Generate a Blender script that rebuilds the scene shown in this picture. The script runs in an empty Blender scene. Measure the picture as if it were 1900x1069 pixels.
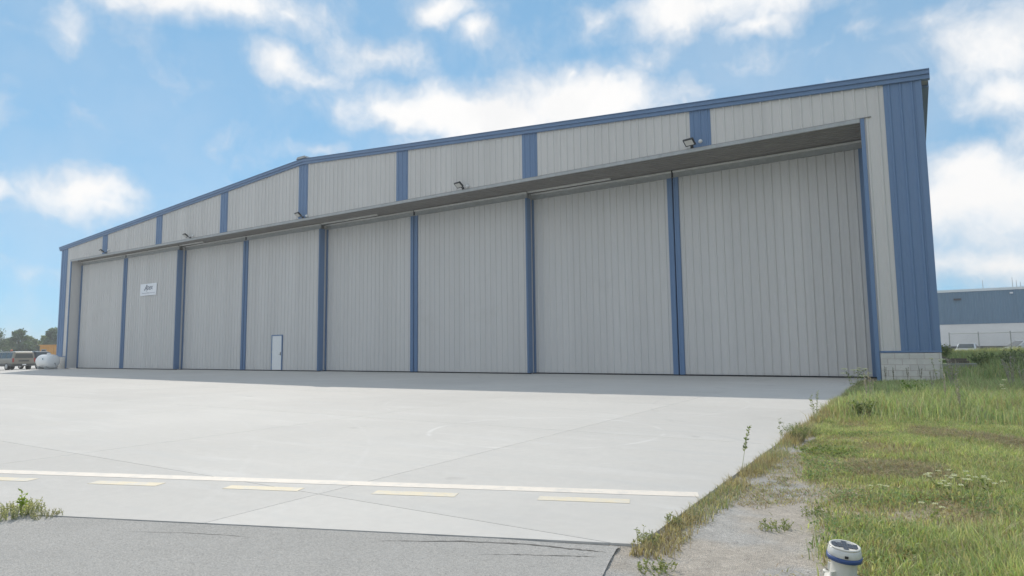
import bpy, bmesh, math, random
import numpy as np
from mathutils import Vector, Matrix, Euler
random.seed(7); rng = np.random.default_rng(11)
R = math.radians
scene = bpy.context.scene

# ------------------------------------------------------------------ camera
CAM = Vector((28.879, -23.4245, 1.2177))
PITCH, ROLL, YAW, FPX = 0.0942, -0.0121, 0.5662, 1172.3
fwd = Vector((-math.sin(YAW)*math.cos(PITCH), math.cos(YAW)*math.cos(PITCH), math.sin(PITCH)))
r0 = Vector((math.cos(YAW), math.sin(YAW), 0)); u0 = r0.cross(fwd)
rgt = math.cos(ROLL)*r0 + math.sin(ROLL)*u0; upv = -math.sin(ROLL)*r0 + math.cos(ROLL)*u0
cd = bpy.data.cameras.new("camera"); cam = bpy.data.objects.new("camera", cd)
scene.collection.objects.link(cam); scene.camera = cam
M3 = Matrix((rgt, upv, -fwd)).transposed()
cam.matrix_world = Matrix.Translation(CAM) @ M3.to_4x4()
cd.sensor_width = 36; cd.lens = FPX/1900*36; cd.clip_start = 0.05; cd.clip_end = 5000

# ------------------------------------------------------------------ sun, sky, exposure
SUN_A, SUN_B = 1.0, 0.72            # shadow of a 1 m post falls at (A, -B)
sun_from = Vector((-SUN_A, SUN_B, 1)).normalized()
SUN_EL = math.asin(sun_from.z); SUN_AZ = math.atan2(sun_from.x, sun_from.y)
ld = bpy.data.lights.new("sun", 'SUN'); ld.energy = 2.0; ld.angle = R(0.6); ld.color = (1, .93, .83)
lo = bpy.data.objects.new("sun", ld); scene.collection.objects.link(lo)
lo.rotation_euler = (-sun_from).to_track_quat('-Z', 'Y').to_euler()
scene.view_settings.view_transform = 'Standard'; scene.view_settings.look = 'None'
scene.view_settings.gamma = 1; scene.view_settings.use_curve_mapping = False
scene.view_settings.exposure = 0.67
SKY_STRENGTH = 0.10
HAZE = .0012
scene.cycles.max_bounces = 6; scene.cycles.diffuse_bounces = 4; scene.cycles.caustics_reflective = False; scene.cycles.caustics_refractive = False

world = bpy.data.worlds.new("World"); scene.world = world; world.use_nodes = True
world.cycles.sampling_method = 'NONE'
wn, wl = world.node_tree.nodes, world.node_tree.links
wn.clear()
wout = wn.new('ShaderNodeOutputWorld'); wbg = wn.new('ShaderNodeBackground'); wl.new(wbg.outputs[0], wout.inputs[0])
wbg.inputs['Strength'].default_value = SKY_STRENGTH
sky = wn.new('ShaderNodeTexSky'); sky.sky_type = 'NISHITA'; sky.sun_disc = False
sky.sun_elevation = SUN_EL; sky.sun_rotation = SUN_AZ
sky.air_density = 0.7; sky.dust_density = 0.0; sky.ozone_density = 3.0; sky.altitude = 200
SKY_GAMMA, SKY_GAIN = .33, (1.42, 2.28, 2.84)     # evens the sky out as the camera's tone curve did
CLOUD_HI, CLOUD_LO = (6.35, 6.30, 6.25, 1), (4.7, 4.85, 5.1, 1)

def px_dir(px, py):
    return (fwd + rgt*((px-950)/FPX) - upv*((py-534.5)/FPX)).normalized()
def clouds():
    def N(t, **k):
        n = wn.new(t)
        for a, b in k.items(): setattr(n, a, b)
        return n
    tc = N('ShaderNodeTexCoord')
    warp = N('ShaderNodeTexNoise'); warp.inputs['Scale'].default_value = 7; warp.inputs['Detail'].default_value = 4; warp.inputs['Roughness'].default_value = .62
    wl.new(tc.outputs['Generated'], warp.inputs['Vector'])
    sub = N('ShaderNodeVectorMath', operation='SUBTRACT'); wl.new(warp.outputs['Color'], sub.inputs[0]); sub.inputs[1].default_value = (.5, .5, .5)
    scl = N('ShaderNodeVectorMath', operation='SCALE'); wl.new(sub.outputs[0], scl.inputs[0]); scl.inputs['Scale'].default_value = .085
    add = N('ShaderNodeVectorMath', operation='ADD'); wl.new(tc.outputs['Generated'], add.inputs[0]); wl.new(scl.outputs[0], add.inputs[1])
    blobs = []     # direction, half width, half height, weight
    for px, py, rx, ry, w in [(900, 210, 330, 72, 1.3), (1080, 185, 250, 78, 1.35), (740, 205, 170, 62, 1.15), (960, 265, 300, 45, 1.0), (1060, 130, 60, 30, .7),
            (400, 10, 210, 52, 1.1), (530, 45, 70, 28, .8), (810, 20, 85, 40, 1.0), (880, 66, 52, 36, .9), (690, 108, 120, 46, .62), (520, 128, 75, 42, .62),
            (600, 150, 110, 30, .5), (128, 45, 46, 52, .42), (150, 360, 95, 58, 1.05), (180, 390, 70, 30, .8), (-8, 355, 40, 22, .8), (590, 280, 80, 22, .5),
            (1330, 5, 260, 60, 1.05), (1400, 40, 110, 26, .8), (1205, 110, 62, 46, .55), (1375, 105, 74, 40, .45), (1120, 30, 60, 40, .5),
            (1820, 95, 120, 80, .85), (1870, 165, 120, 62, .9), (1740, 50, 70, 34, .55), (1900, 30, 120, 60, .6),
            (1830, 370, 190, 110, 1.0), (1790, 320, 120, 60, .95), (1850, 485, 200, 50, .75), (1600, 60, 60, 20, .35), (1290, 215, 60, 30, .6),
            (1050, -90, 300, 60, .9), (200, -120, 260, 70, .9), (2100, 250, 190, 110, .9), (-220, 160, 160, 70, .8), (-330, 420, 200, 60, .9), (1700, -150, 300, 80, .9)]:
        blobs.append((px_dir(px, py), rx/FPX, ry/FPX, w))
    prev = None
    for d, sx, sy, w in blobs:
        mp = N('ShaderNodeMapping', vector_type='TEXTURE'); wl.new(add.outputs[0], mp.inputs['Vector'])
        mp.inputs['Location'].default_value = d
        az = math.atan2(-d.x, d.y); el = math.asin(d.z)
        mp.inputs['Rotation'].default_value = Euler((el, 0, az), 'XYZ')
        mp.inputs['Scale'].default_value = (sx, .6, sy)
        ln = N('ShaderNodeVectorMath', operation='LENGTH'); wl.new(mp.outputs[0], ln.inputs[0])
        ma = N('ShaderNodeMath', operation='MULTIPLY_ADD'); wl.new(ln.outputs['Value'], ma.inputs[0]); ma.inputs[1].default_value = -w; ma.inputs[2].default_value = w
        if prev is None: prev = ma
        else:
            mx = N('ShaderNodeMath', operation='SMOOTH_MAX'); wl.new(prev.outputs[0], mx.inputs[0]); wl.new(ma.outputs[0], mx.inputs[1]); mx.inputs[2].default_value = .12; prev = mx
    # broken cumulus out of view, cover raised to brighten and whiten the fill light
    dp = N('ShaderNodeVectorMath', operation='DOT_PRODUCT'); wl.new(tc.outputs['Generated'], dp.inputs[0]); dp.inputs[1].default_value = fwd
    om = N('ShaderNodeMapRange', interpolation_type='SMOOTHSTEP'); wl.new(dp.outputs['Value'], om.inputs['Value']); om.inputs['From Min'].default_value = .72; om.inputs['From Max'].default_value = .58
    ws_ = N('ShaderNodeMapping'); wl.new(add.outputs[0], ws_.inputs['Vector']); ws_.inputs['Scale'].default_value = (1, 1, 1.9)
    on = N('ShaderNodeTexNoise'); on.inputs['Scale'].default_value = 2.6; on.inputs['Detail'].default_value = 2; wl.new(ws_.outputs[0], on.inputs['Vector'])
    o1 = N('ShaderNodeMath', operation='MULTIPLY_ADD'); wl.new(on.outputs['Fac'], o1.inputs[0]); o1.inputs[1].default_value = 4.5; o1.inputs[2].default_value = -1.85
    o2 = N('ShaderNodeMath', operation='MULTIPLY'); wl.new(o1.outputs[0], o2.inputs[0]); wl.new(om.outputs[0], o2.inputs[1])
    o3 = N('ShaderNodeMath', operation='MAXIMUM'); wl.new(prev.outputs[0], o3.inputs[0]); wl.new(o2.outputs[0], o3.inputs[1]); o4 = N('ShaderNodeMath', operation='MINIMUM'); wl.new(o3.outputs[0], o4.inputs[0]); o4.inputs[1].default_value = 1.0; prev = o4
    fb = N('ShaderNodeTexNoise'); fb.inputs['Scale'].default_value = 13; fb.inputs['Detail'].default_value = 7; fb.inputs['Roughness'].default_value = .6
    wl.new(add.outputs[0], fb.inputs['Vector'])
    m1 = N('ShaderNodeMath', operation='MULTIPLY_ADD'); wl.new(fb.outputs['Fac'], m1.inputs[0]); m1.inputs[1].default_value = 1.5; m1.inputs[2].default_value = -.80
    den = N('ShaderNodeMath', operation='ADD'); wl.new(prev.outputs[0], den.inputs[0]); wl.new(m1.outputs[0], den.inputs[1])
    al = N('ShaderNodeMapRange', interpolation_type='SMOOTHSTEP'); wl.new(den.outputs[0], al.inputs['Value'])
    al.inputs['From Min'].default_value = -.26; al.inputs['From Max'].default_value = .95
    # fibrous thin veil between the clouds
    veil = N('ShaderNodeTexNoise'); veil.inputs['Scale'].default_value = 4; veil.inputs['Detail'].default_value = 4; wl.new(add.outputs[0], veil.inputs['Vector'])
    vr = N('ShaderNodeMapRange'); wl.new(veil.outputs['Fac'], vr.inputs['Value']); vr.inputs['From Min'].default_value = .42; vr.inputs['From Max'].default_value = .78; vr.inputs['To Max'].default_value = .34
    amax = N('ShaderNodeMath', operation='MAXIMUM'); wl.new(al.outputs[0], amax.inputs[0]); wl.new(vr.outputs[0], amax.inputs[1])
    sh = N('ShaderNodeMapRange', interpolation_type='SMOOTHSTEP'); wl.new(den.outputs[0], sh.inputs['Value']); sh.inputs['From Min'].default_value = .0; sh.inputs['From Max'].default_value = .85
    sh2 = N('ShaderNodeTexNoise'); sh2.inputs['Scale'].default_value = 9; sh2.inputs['Detail'].default_value = 4; wl.new(add.outputs[0], sh2.inputs['Vector'])
    sm = N('ShaderNodeMath', operation='MULTIPLY_ADD'); wl.new(sh2.outputs['Fac'], sm.inputs[0]); sm.inputs[1].default_value = 1.6; sm.inputs[2].default_value = -.55
    sa = N('ShaderNodeMath', operation='MULTIPLY', use_clamp=True); sa2 = N('ShaderNodeMath', operation='ADD'); wl.new(sh.outputs[0], sa2.inputs[0]); wl.new(sm.outputs[0], sa2.inputs[1]); wl.new(sa2.outputs[0], sa.inputs[0]); sa.inputs[1].default_value = .8
    cc = N('ShaderNodeMix', data_type='RGBA'); wl.new(sa.outputs[0], cc.inputs['Factor']); cc.inputs['A'].default_value = CLOUD_LO; cc.inputs['B'].default_value = CLOUD_HI
    gm = N('ShaderNodeGamma'); wl.new(sky.outputs[0], gm.inputs[0]); gm.inputs[1].default_value = SKY_GAMMA
    tn = N('ShaderNodeVectorMath', operation='MULTIPLY'); wl.new(gm.outputs[0], tn.inputs[0]); tn.inputs[1].default_value = SKY_GAIN
    mix = N('ShaderNodeMix', data_type='RGBA'); wl.new(amax.outputs[0], mix.inputs['Factor']); wl.new(tn.outputs[0], mix.inputs['A']); wl.new(cc.outputs['Result'], mix.inputs['B'])
    wl.new(mix.outputs['Result'], wbg.inputs['Color'])
clouds()

# ------------------------------------------------------------------ helpers
COL = scene.collection
class MB:
    def __init__(s): s.v = []; s.f = []
    def add(s, vs, fs):
        b = len(s.v); s.v += [tuple(p) for p in vs]; s.f += [tuple(b+i for i in f) for f in fs]; return s
    def box(s, x0, x1, y0, y1, z0, z1):
        return s.add([(x0,y0,z0),(x1,y0,z0),(x1,y1,z0),(x0,y1,z0),(x0,y0,z1),(x1,y0,z1),(x1,y1,z1),(x0,y1,z1)],
                     [(0,3,2,1),(4,5,6,7),(0,1,5,4),(1,2,6,5),(2,3,7,6),(3,0,4,7)])
    def obox(s, c, ax, ay, az):
        c = Vector(c); ax, ay, az = Vector(ax), Vector(ay), Vector(az)
        P = [c+ax*i+ay*j+az*k for k in (-1,1) for (i,j) in ((-1,-1),(1,-1),(1,1),(-1,1))]
        return s.add(P, [(0,3,2,1),(4,5,6,7),(0,1,5,4),(1,2,6,5),(2,3,7,6),(3,0,4,7)])
    def tube(s, a, b, ra, rb=None, n=8, caps=True):
        a, b = Vector(a), Vector(b); rb = ra if rb is None else rb
        d = (b-a).normalized(); x = d.orthogonal().normalized(); y = d.cross(x)
        ring = lambda c, r: [c+(x*math.cos(2*math.pi*i/n)+y*math.sin(2*math.pi*i/n))*r for i in range(n)]
        fs = [(i,(i+1)%n,n+(i+1)%n,n+i) for i in range(n)]
        if caps: fs += [tuple(range(n-1,-1,-1)), tuple(range(n,2*n))]
        return s.add(ring(a,ra)+ring(b,rb), fs)
    def lathe(s, prof, n=24, M=None):
        M = M or Matrix.Identity(4); vs = []
        for r, z in prof: vs += [M @ Vector((r*math.cos(2*math.pi*i/n), r*math.sin(2*math.pi*i/n), z)) for i in range(n)]
        fs = [(k*n+i, k*n+(i+1)%n, (k+1)*n+(i+1)%n, (k+1)*n+i) for k in range(len(prof)-1) for i in range(n)]
        fs += [tuple(range(n-1,-1,-1)), tuple(range((len(prof)-1)*n, len(prof)*n))]
        return s.add(vs, fs)
    def build(s, name, m, parent=None, smooth=False):
        me = bpy.data.meshes.new(name); me.from_pydata(s.v, [], s.f); me.update()
        if smooth: me.polygons.foreach_set('use_smooth', [True]*len(me.polygons))
        return link(name, me, m, parent)
def link(name, me, m, parent=None):
    o = bpy.data.objects.new(name, me); COL.objects.link(o)
    if m is not None and not me.materials: me.materials.append(m)
    if parent: o.parent = parent
    return o
def tag(o, label=None, cat=None, group=None, kind=None):
    if label: o['label'] = label
    if cat: o['category'] = cat
    if group: o['group'] = group
    if kind: o['kind'] = kind
    return o
def thing(name, label, cat, loc=(0,0,0), rz=0, group=None):
    o = bpy.data.objects.new(name, None); COL.objects.link(o); o.empty_display_size = .3
    o.location = loc; o.rotation_euler = (0,0,rz)
    return tag(o, label, cat, group)

# ------------------------------------------------------------------ materials
def mat(name, col, rough=.6, metal=0, noise=0, nscale=3, spec=.5, bump=0, bscale=80, stretch=None, rnd=0, dirt=None):
    m = bpy.data.materials.new(name); m.use_nodes = True; n, l = m.node_tree.nodes, m.node_tree.links
    b = n['Principled BSDF']; b.inputs['Roughness'].default_value = rough; b.inputs['Metallic'].default_value = metal
    b.inputs['Specular IOR Level'].default_value = spec; b.inputs['Base Color'].default_value = (*col, 1)
    geo = n.new('ShaderNodeNewGeometry'); vec = geo.outputs['Position']
    if stretch:
        mp = n.new('ShaderNodeMapping'); mp.inputs['Scale'].default_value = stretch; l.new(vec, mp.inputs[0]); vec = mp.outputs[0]
    val = None
    if noise:
        t = n.new('ShaderNodeTexNoise'); t.inputs['Scale'].default_value = nscale; t.inputs['Detail'].default_value = 8; t.inputs['Roughness'].default_value = .65
        l.new(vec, t.inputs['Vector'])
        mr = n.new('ShaderNodeMapRange'); l.new(t.outputs['Fac'], mr.inputs['Value'])
        mr.inputs['From Min'].default_value = .25; mr.inputs['From Max'].default_value = .75
        mr.inputs['To Min'].default_value = 1-noise; mr.inputs['To Max'].default_value = 1+noise; val = mr.outputs[0]
    if rnd:
        oi = n.new('ShaderNodeObjectInfo'); mr = n.new('ShaderNodeMapRange'); l.new(oi.outputs['Random'], mr.inputs['Value'])
        mr.inputs['To Min'].default_value = 1-rnd; mr.inputs['To Max'].default_value = 1+rnd
        if val is None: val = mr.outputs[0]
        else:
            mm = n.new('ShaderNodeMath'); mm.operation = 'MULTIPLY'; l.new(val, mm.inputs[0]); l.new(mr.outputs[0], mm.inputs[1]); val = mm.outputs[0]
    if val is not None:
        vm = n.new('ShaderNodeVectorMath'); vm.operation = 'SCALE'; vm.inputs[0].default_value = col; l.new(val, vm.inputs['Scale'])
        csock = vm.outputs[0]
        if dirt:       # blotches of another colour: (colour, scale, threshold, amount)
            t = n.new('ShaderNodeTexNoise'); t.inputs['Scale'].default_value = dirt[1]; t.inputs['Detail'].default_value = 9; t.inputs['Roughness'].default_value = .7; l.new(geo.outputs['Position'], t.inputs['Vector'])
            mr = n.new('ShaderNodeMapRange'); l.new(t.outputs['Fac'], mr.inputs['Value']); mr.inputs['From Min'].default_value = dirt[2]; mr.inputs['From Max'].default_value = dirt[2]+.15; mr.inputs['To Max'].default_value = dirt[3]
            mx = n.new('ShaderNodeMix'); mx.data_type = 'RGBA'; l.new(mr.outputs[0], mx.inputs['Factor']); l.new(csock, mx.inputs['A']); mx.inputs['B'].default_value = (*dirt[0], 1); csock = mx.outputs['Result']
        l.new(csock, b.inputs['Base Color'])
    if bump:
        t = n.new('ShaderNodeTexNoise'); t.inputs['Scale'].default_value = bscale; t.inputs['Detail'].default_value = 5; l.new(geo.outputs['Position'], t.inputs['Vector'])
        bp = n.new('ShaderNodeBump'); bp.inputs['Strength'].default_value = bump; bp.inputs['Distance'].default_value = .02; l.new(t.outputs['Fac'], bp.inputs['Height']); l.new(bp.outputs[0], b.inputs['Normal'])
    return m
GREY = mat('warm_grey_painted_steel', (.62, .60, .575), .45, 0, .045, .9, .4, stretch=(1.5, 1.5, .16), rnd=.03, dirt=((.46, .44, .40), .35, .60, .30))
DGREY = mat('warm_grey_door_steel', (.61, .595, .575), .45, 0, .03, .9, .4, stretch=(1.8, 1.8, .12), rnd=.03, dirt=((.45, .43, .40), .3, .60, .28))
BLUE = mat('blue_painted_steel', (.135, .222, .375), .38, 0, .06, 1.2, .45, stretch=(2, 2, .2), rnd=.03)
GALV = mat('galvanised_steel', (.40, .41, .41), .5, .2, .16, 4, dirt=((.22, .15, .09), 1.1, .66, .6))
RAIL = mat('sky_glint_track_steel', (.85, .85, .83), .4, .1, .1, 5)  # pale base colour carries the sky's reflection on the metal
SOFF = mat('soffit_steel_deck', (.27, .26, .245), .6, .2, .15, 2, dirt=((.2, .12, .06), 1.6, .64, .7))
RUBB = mat('black_rubber', (.02, .02, .022), .7, 0, .1, 20)
BLACKP = mat('black_paint', (.025, .027, .03), .45, 0, .1, 20)
WHITE = mat('white_enamel', (.78, .79, .79), .35, 0, .04, 6)
BLOCK = mat('white_painted_block', (.64, .62, .58), .85, 0, .09, 8, bump=.35, bscale=160, rnd=.05, dirt=((.36, .34, .30), 3.0, .6, .5))
MORT = mat('mortar', (.48, .39, .37), .95, 0, .1, 20)
GLASS = mat('dark_glass', (.03, .04, .045), .08, 0, .05, 3, spec=.8)
LENS = mat('lamp_lens', (.68, .66, .62), .25, 0, .05, 30)
ROOFM = mat('roof_sheet', (.42, .43, .44), .45, .3, .05, 1)

def ground_mat(name, kind):
    m = bpy.data.materials.new(name); m.use_nodes = True; n, l = m.node_tree.nodes, m.node_tree.links
    b = n['Principled BSDF']; geo = n.new('ShaderNodeNewGeometry'); P = geo.outputs['Position']
    def tex(scale, detail=8, rough=.6, st=None, dist=0):
        t = n.new('ShaderNodeTexNoise'); t.inputs['Scale'].default_value = scale; t.inputs['Detail'].default_value = detail; t.inputs['Roughness'].default_value = rough; t.inputs['Distortion'].default_value = dist
        v = P
        if st: mp = n.new('ShaderNodeMapping'); mp.inputs['Scale'].default_value = st[0]; mp.inputs['Rotation'].default_value = (0,0,st[1]); l.new(P, mp.inputs[0]); v = mp.outputs[0]
        l.new(v, t.inputs['Vector']); return t.outputs['Fac']
    def rng_(s, a, b_, c, d, sm=False):
        r = n.new('ShaderNodeMapRange'); l.new(s, r.inputs['Value']); r.inputs['From Min'].default_value = a; r.inputs['From Max'].default_value = b_; r.inputs['To Min'].default_value = c; r.inputs['To Max'].default_value = d
        if sm: r.interpolation_type = 'SMOOTHSTEP'
        return r.outputs[0]
    def mathn(op, a, b_):
        q = n.new('ShaderNodeMath'); q.operation = op
        for i, s in enumerate((a, b_)):
            if isinstance(s, (int, float)): q.inputs[i].default_value = s
            elif s is not None: l.new(s, q.inputs[i])
        return q.outputs[0]
    def mix(f, a, c):
        x = n.new('ShaderNodeMix'); x.data_type = 'RGBA'
        if isinstance(f, float): x.inputs['Factor'].default_value = f
        else: l.new(f, x.inputs['Factor'])
        for k, s in (('A', a), ('B', c)):
            if isinstance(s, tuple): x.inputs[k].default_value = (*s, 1)
            else: l.new(s, x.inputs[k])
        return x.outputs['Result']
    def scale(c, f):
        v = n.new('ShaderNodeVectorMath'); v.operation = 'SCALE'
        if isinstance(c, tuple): v.inputs[0].default_value = c
        else: l.new(c, v.inputs[0])
        l.new(f, v.inputs['Scale']); return v.outputs[0]
    bh = None
    if kind == 'concrete':
        base = scale((.545, .53, .50), mathn('MULTIPLY', rng_(tex(.22, 6), .3, .7, .94, 1.05), rng_(tex(9, 8, .7), .3, .7, .96, 1.04)))
        # broom and trowel streaks, water marks
        base = mix(rng_(tex(1.0, 9, .65, ((.35, 3.2, 1), .25)), .50, .68, 0, .42), base, (.50, .50, .485))
        base = mix(rng_(tex(.8, 9, .7, ((.5, 2.4, 1), -.35)), .53, .72, 0, .45), base, (.66, .65, .63))
        base = mix(rng_(tex(.5, 9, .7), .56, .70, 0, .42), base, (.47, .46, .445))
        # tyre scrub arcs
        for cx, cy, rad, w, c, a in [(16, -24, 9.5, .05, (.62, .61, .59), .3), (22, -10.5, 4.0, .04, (.68, .67, .66), .45), (22.4, -10.2, 4.7, .05, (.42, .42, .41), .3), (8, -5, 11, .08, (.40, .40, .39), .28),
                                     (21.5, -2, 5.5, .06, (.36, .36, .36), .4), (22.2, -1.6, 4.4, .05, (.36, .36, .36), .35), (30, -30, 14.5, .06, (.62, .61, .59), .25), (12, -31, 16, .05, (.62, .61, .59), .25), (24.2, -15.2, 1.7, .05, (.70, .69, .67), .6),
                                     (18.5, -27, 15.5, .07, (.42, .415, .40), .35), (18.2, -27.2, 17.3, .07, (.42, .415, .40), .30), (2, 9, 17, .09, (.41, .41, .40), .35), (25, 8, 13.5, .07, (.38, .38, .375), .4), (25.3, 8.4, 15.6, .06, (.38, .38, .375), .35), (33, -8, 9.2, .05, (.40, .40, .39), .35)]:
            d = n.new('ShaderNodeVectorMath'); d.operation = 'DISTANCE'; d.inputs[1].default_value = (cx, cy, 0); l.new(P, d.inputs[0])
            k = mathn('ABSOLUTE', mathn('SUBTRACT', d.outputs['Value'], rad), None)
            f = mathn('MULTIPLY', rng_(k, 0, w, a, 0), rng_(tex(1.3, 4), .42, .6, 0, 1))
            base = mix(f, base, c)
        base = mix(rng_(tex(.9, 3, .5), .70, .74, 0, .45), base, (.36, .35, .33))
        oi = n.new('ShaderNodeObjectInfo'); base = scale(base, rng_(oi.outputs['Random'], 0, 1, .962, 1.03))
        b.inputs['Roughness'].default_value = .8; bh = (tex(120, 6), .12)
    elif kind == 'asphalt':
        v = n.new('ShaderNodeTexVoronoi'); v.inputs['Scale'].default_value = 130; l.new(P, v.inputs['Vector'])
        sp = n.new('ShaderNodeSeparateColor'); l.new(v.outputs['Color'], sp.inputs[0])
        base = scale((.40, .39, .37), mathn('MULTIPLY', rng_(sp.outputs[0], 0, 1, .82, 1.18), rng_(tex(.9, 8, .7), .3, .7, .92, 1.08)))
        base = mix(rng_(tex(2.2, 9, .7, ((.5, 2, 1), .4)), .52, .72, 0, .4), base, (.40, .395, .38))
        base = mix(rng_(tex(48, 4, .6), .62, .70, 0, .7), base, (.24, .24, .23))
        base = mix(rng_(tex(70, 3, .6), .64, .72, 0, .8), base, (.56, .55, .53))
        b.inputs['Roughness'].default_value = .9; bh = (v.outputs['Distance'], .5)
    elif kind == 'verge':
        at = n.new('ShaderNodeAttribute'); at.attribute_name = 'col'
        v = n.new('ShaderNodeTexVoronoi'); v.inputs['Scale'].default_value = 105; l.new(P, v.inputs['Vector'])
        sp = n.new('ShaderNodeSeparateColor'); l.new(v.outputs['Color'], sp.inputs[0])
        base = scale(at.outputs['Color'], mathn('MULTIPLY', rng_(sp.outputs[0], 0, 1, .8, 1.2), rng_(tex(7, 8, .7), .3, .7, .85, 1.15)))
        b.inputs['Roughness'].default_value = .95; bh = (v.outputs['Distance'], .7)
    else:   # field
        base = mix(rng_(tex(.08, 8, .6), .4, .6, 0, 1), (.085, .105, .035), (.17, .16, .065))
        base = mix(rng_(tex(3, 8, .6), .4, .65, 0, .7), base, (.12, .10, .06))
        b.inputs['Roughness'].default_value = .95; bh = (tex(6, 8), 1.0)
    l.new(base, b.inputs['Base Color']); b.inputs['Specular IOR Level'].default_value = .25
    bp = n.new('ShaderNodeBump'); bp.inputs['Strength'].default_value = bh[1]; bp.inputs['Distance'].default_value = .012; l.new(bh[0], bp.inputs['Height']); l.new(bp.outputs[0], b.inputs['Normal'])
    return m
def leaf_mat(name, trans=.45, rough=.6, gain=1.0):
    m = bpy.data.materials.new(name); m.use_nodes = True; n, l = m.node_tree.nodes, m.node_tree.links
    b = n['Principled BSDF']; at = n.new('ShaderNodeAttribute'); at.attribute_name = 'col'
    b.inputs['Roughness'].default_value = rough; b.inputs['Specular IOR Level'].default_value = .25; l.new(at.outputs['Color'], b.inputs['Base Color'])
    tr = n.new('ShaderNodeBsdfTranslucent'); sc = n.new('ShaderNodeVectorMath'); sc.operation = 'MULTIPLY'; sc.inputs[1].default_value = (1.15*gain, 1.2*gain, .6*gain); l.new(at.outputs['Color'], sc.inputs[0]); l.new(sc.outputs[0], tr.inputs['Color'])
    mx = n.new('ShaderNodeMixShader'); mx.inputs[0].default_value = trans; l.new(b.outputs[0], mx.inputs[1]); l.new(tr.outputs[0], mx.inputs[2]); l.new(mx.outputs[0], n['Material Output'].inputs['Surface'])
    return m
CONC = ground_mat('sunbleached_concrete', 'concrete'); ASPH = ground_mat('aged_asphalt', 'asphalt'); VERGE = ground_mat('gravel_and_soil', 'verge'); FIELD = ground_mat('rough_field', 'field')
JOINT = mat('joint_filler', (.36, .35, .33), .95, 0, .2, 15)
LEAF = leaf_mat('grass_blades'); TREELEAF = leaf_mat('tree_leaves', .3)
def worn_paint(name, col, under, thr):
    m = mat(name, col, .75, 0, .06, 6); n, l = m.node_tree.nodes, m.node_tree.links; b = n['Principled BSDF']
    src = b.inputs['Base Color'].links[0].from_socket
    geo = n.new('ShaderNodeNewGeometry'); t = n.new('ShaderNodeTexNoise'); t.inputs['Scale'].default_value = 5; t.inputs['Detail'].default_value = 10; t.inputs['Roughness'].default_value = .75; l.new(geo.outputs['Position'], t.inputs['Vector'])
    r = n.new('ShaderNodeMapRange'); l.new(t.outputs['Fac'], r.inputs['Value']); r.inputs['From Min'].default_value = thr; r.inputs['From Max'].default_value = thr+.16
    x = n.new('ShaderNodeMix'); x.data_type = 'RGBA'; l.new(r.outputs[0], x.inputs['Factor']); l.new(src, x.inputs['A']); x.inputs['B'].default_value = (*under, 1); l.new(x.outputs['Result'], b.inputs['Base Color'])
    return m
WLINE = worn_paint('worn_cream_line_paint', (.74, .68, .60), (.60, .58, .54), .50)
YLINE = worn_paint('worn_yellow_line_paint', (.70, .62, .46), (.60, .58, .53), .46)

# ------------------------------------------------------------------ numpy noise
def vnoise(x, y, s, seed=0):
    x = np.asarray(x)/s + seed*17.3; y = np.asarray(y)/s - seed*9.1
    xi, yi = np.floor(x).astype(np.int64), np.floor(y).astype(np.int64); fx, fy = x-xi, y-yi
    fx, fy = fx*fx*(3-2*fx), fy*fy*(3-2*fy)
    def h(a, b):
        k = (a*374761393 + b*668265263 + seed*1442695) & 0x7fffffff; k = ((k ^ (k >> 13))*1274126177) & 0x7fffffff
        return ((k ^ (k >> 16)) & 0xffff)/65535.
    return (h(xi,yi)*(1-fx)+h(xi+1,yi)*fx)*(1-fy) + (h(xi,yi+1)*(1-fx)+h(xi+1,yi+1)*fx)*fy
def fbm(x, y, s, seed=0, o=4):
    a, t, w = 0, 0, 1.
    for k in range(o): a = a + w*vnoise(x, y, s/2**k, seed+k); t += w; w *= .55
    return a/t
def sstep(a, b, x): t = np.clip((np.asarray(x)-a)/(b-a), 0, 1); return t*t*(3-2*t)

# ------------------------------------------------------------------ ground
def base_z(x): return -.42*float(sstep(-26, -48, x))         # the apron falls away to the left
def gz(x, y):  # verge surface
    return .03*(fbm(x, y, 1.6, 3)-.5) + .05*sstep(27.6, 29.5, x)*(fbm(x, y, 4, 9)) - .02 + .25*sstep(31, 45, x)*sstep(-5, 12, y)
def grid_sheet(name, xs, ys, zf, m, colf=None):
    X, Y = np.meshgrid(xs, ys); Z = zf(X, Y); nx, ny = len(xs), len(ys)
    V = np.stack([X.ravel(), Y.ravel(), Z.ravel()], 1)
    i = np.arange(nx*ny).reshape(ny, nx)
    F = np.stack([i[:-1,:-1].ravel(), i[:-1,1:].ravel(), i[1:,1:].ravel(), i[1:,:-1].ravel()], 1)
    me = bpy.data.meshes.new(name); me.from_pydata(V.tolist(), [], F.tolist()); me.polygons.foreach_set('use_smooth', [True]*len(F))
    if colf is not None:
        c = colf(X.ravel(), Y.ravel()); a = me.color_attributes.new('col', 'FLOAT_COLOR', 'POINT'); a.data.foreach_set('color', np.concatenate([c, np.ones((len(c),1))], 1).astype(np.float32).ravel())
    return link(name, me, m)
xs = np.concatenate([np.linspace(-900,-60,15), np.linspace(-50,27,24), np.linspace(45,900,16)])
ys = np.concatenate([np.linspace(-500,-40,10), np.linspace(-30,60,31), np.linspace(90,1000,16)])
tag(grid_sheet('field_terrain', xs, ys, lambda X, Y: -.50 + .38*sstep(-20, 10, X) - .35*sstep(44, 54, Y)*sstep(-20, 10, X), FIELD), kind='structure')

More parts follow.
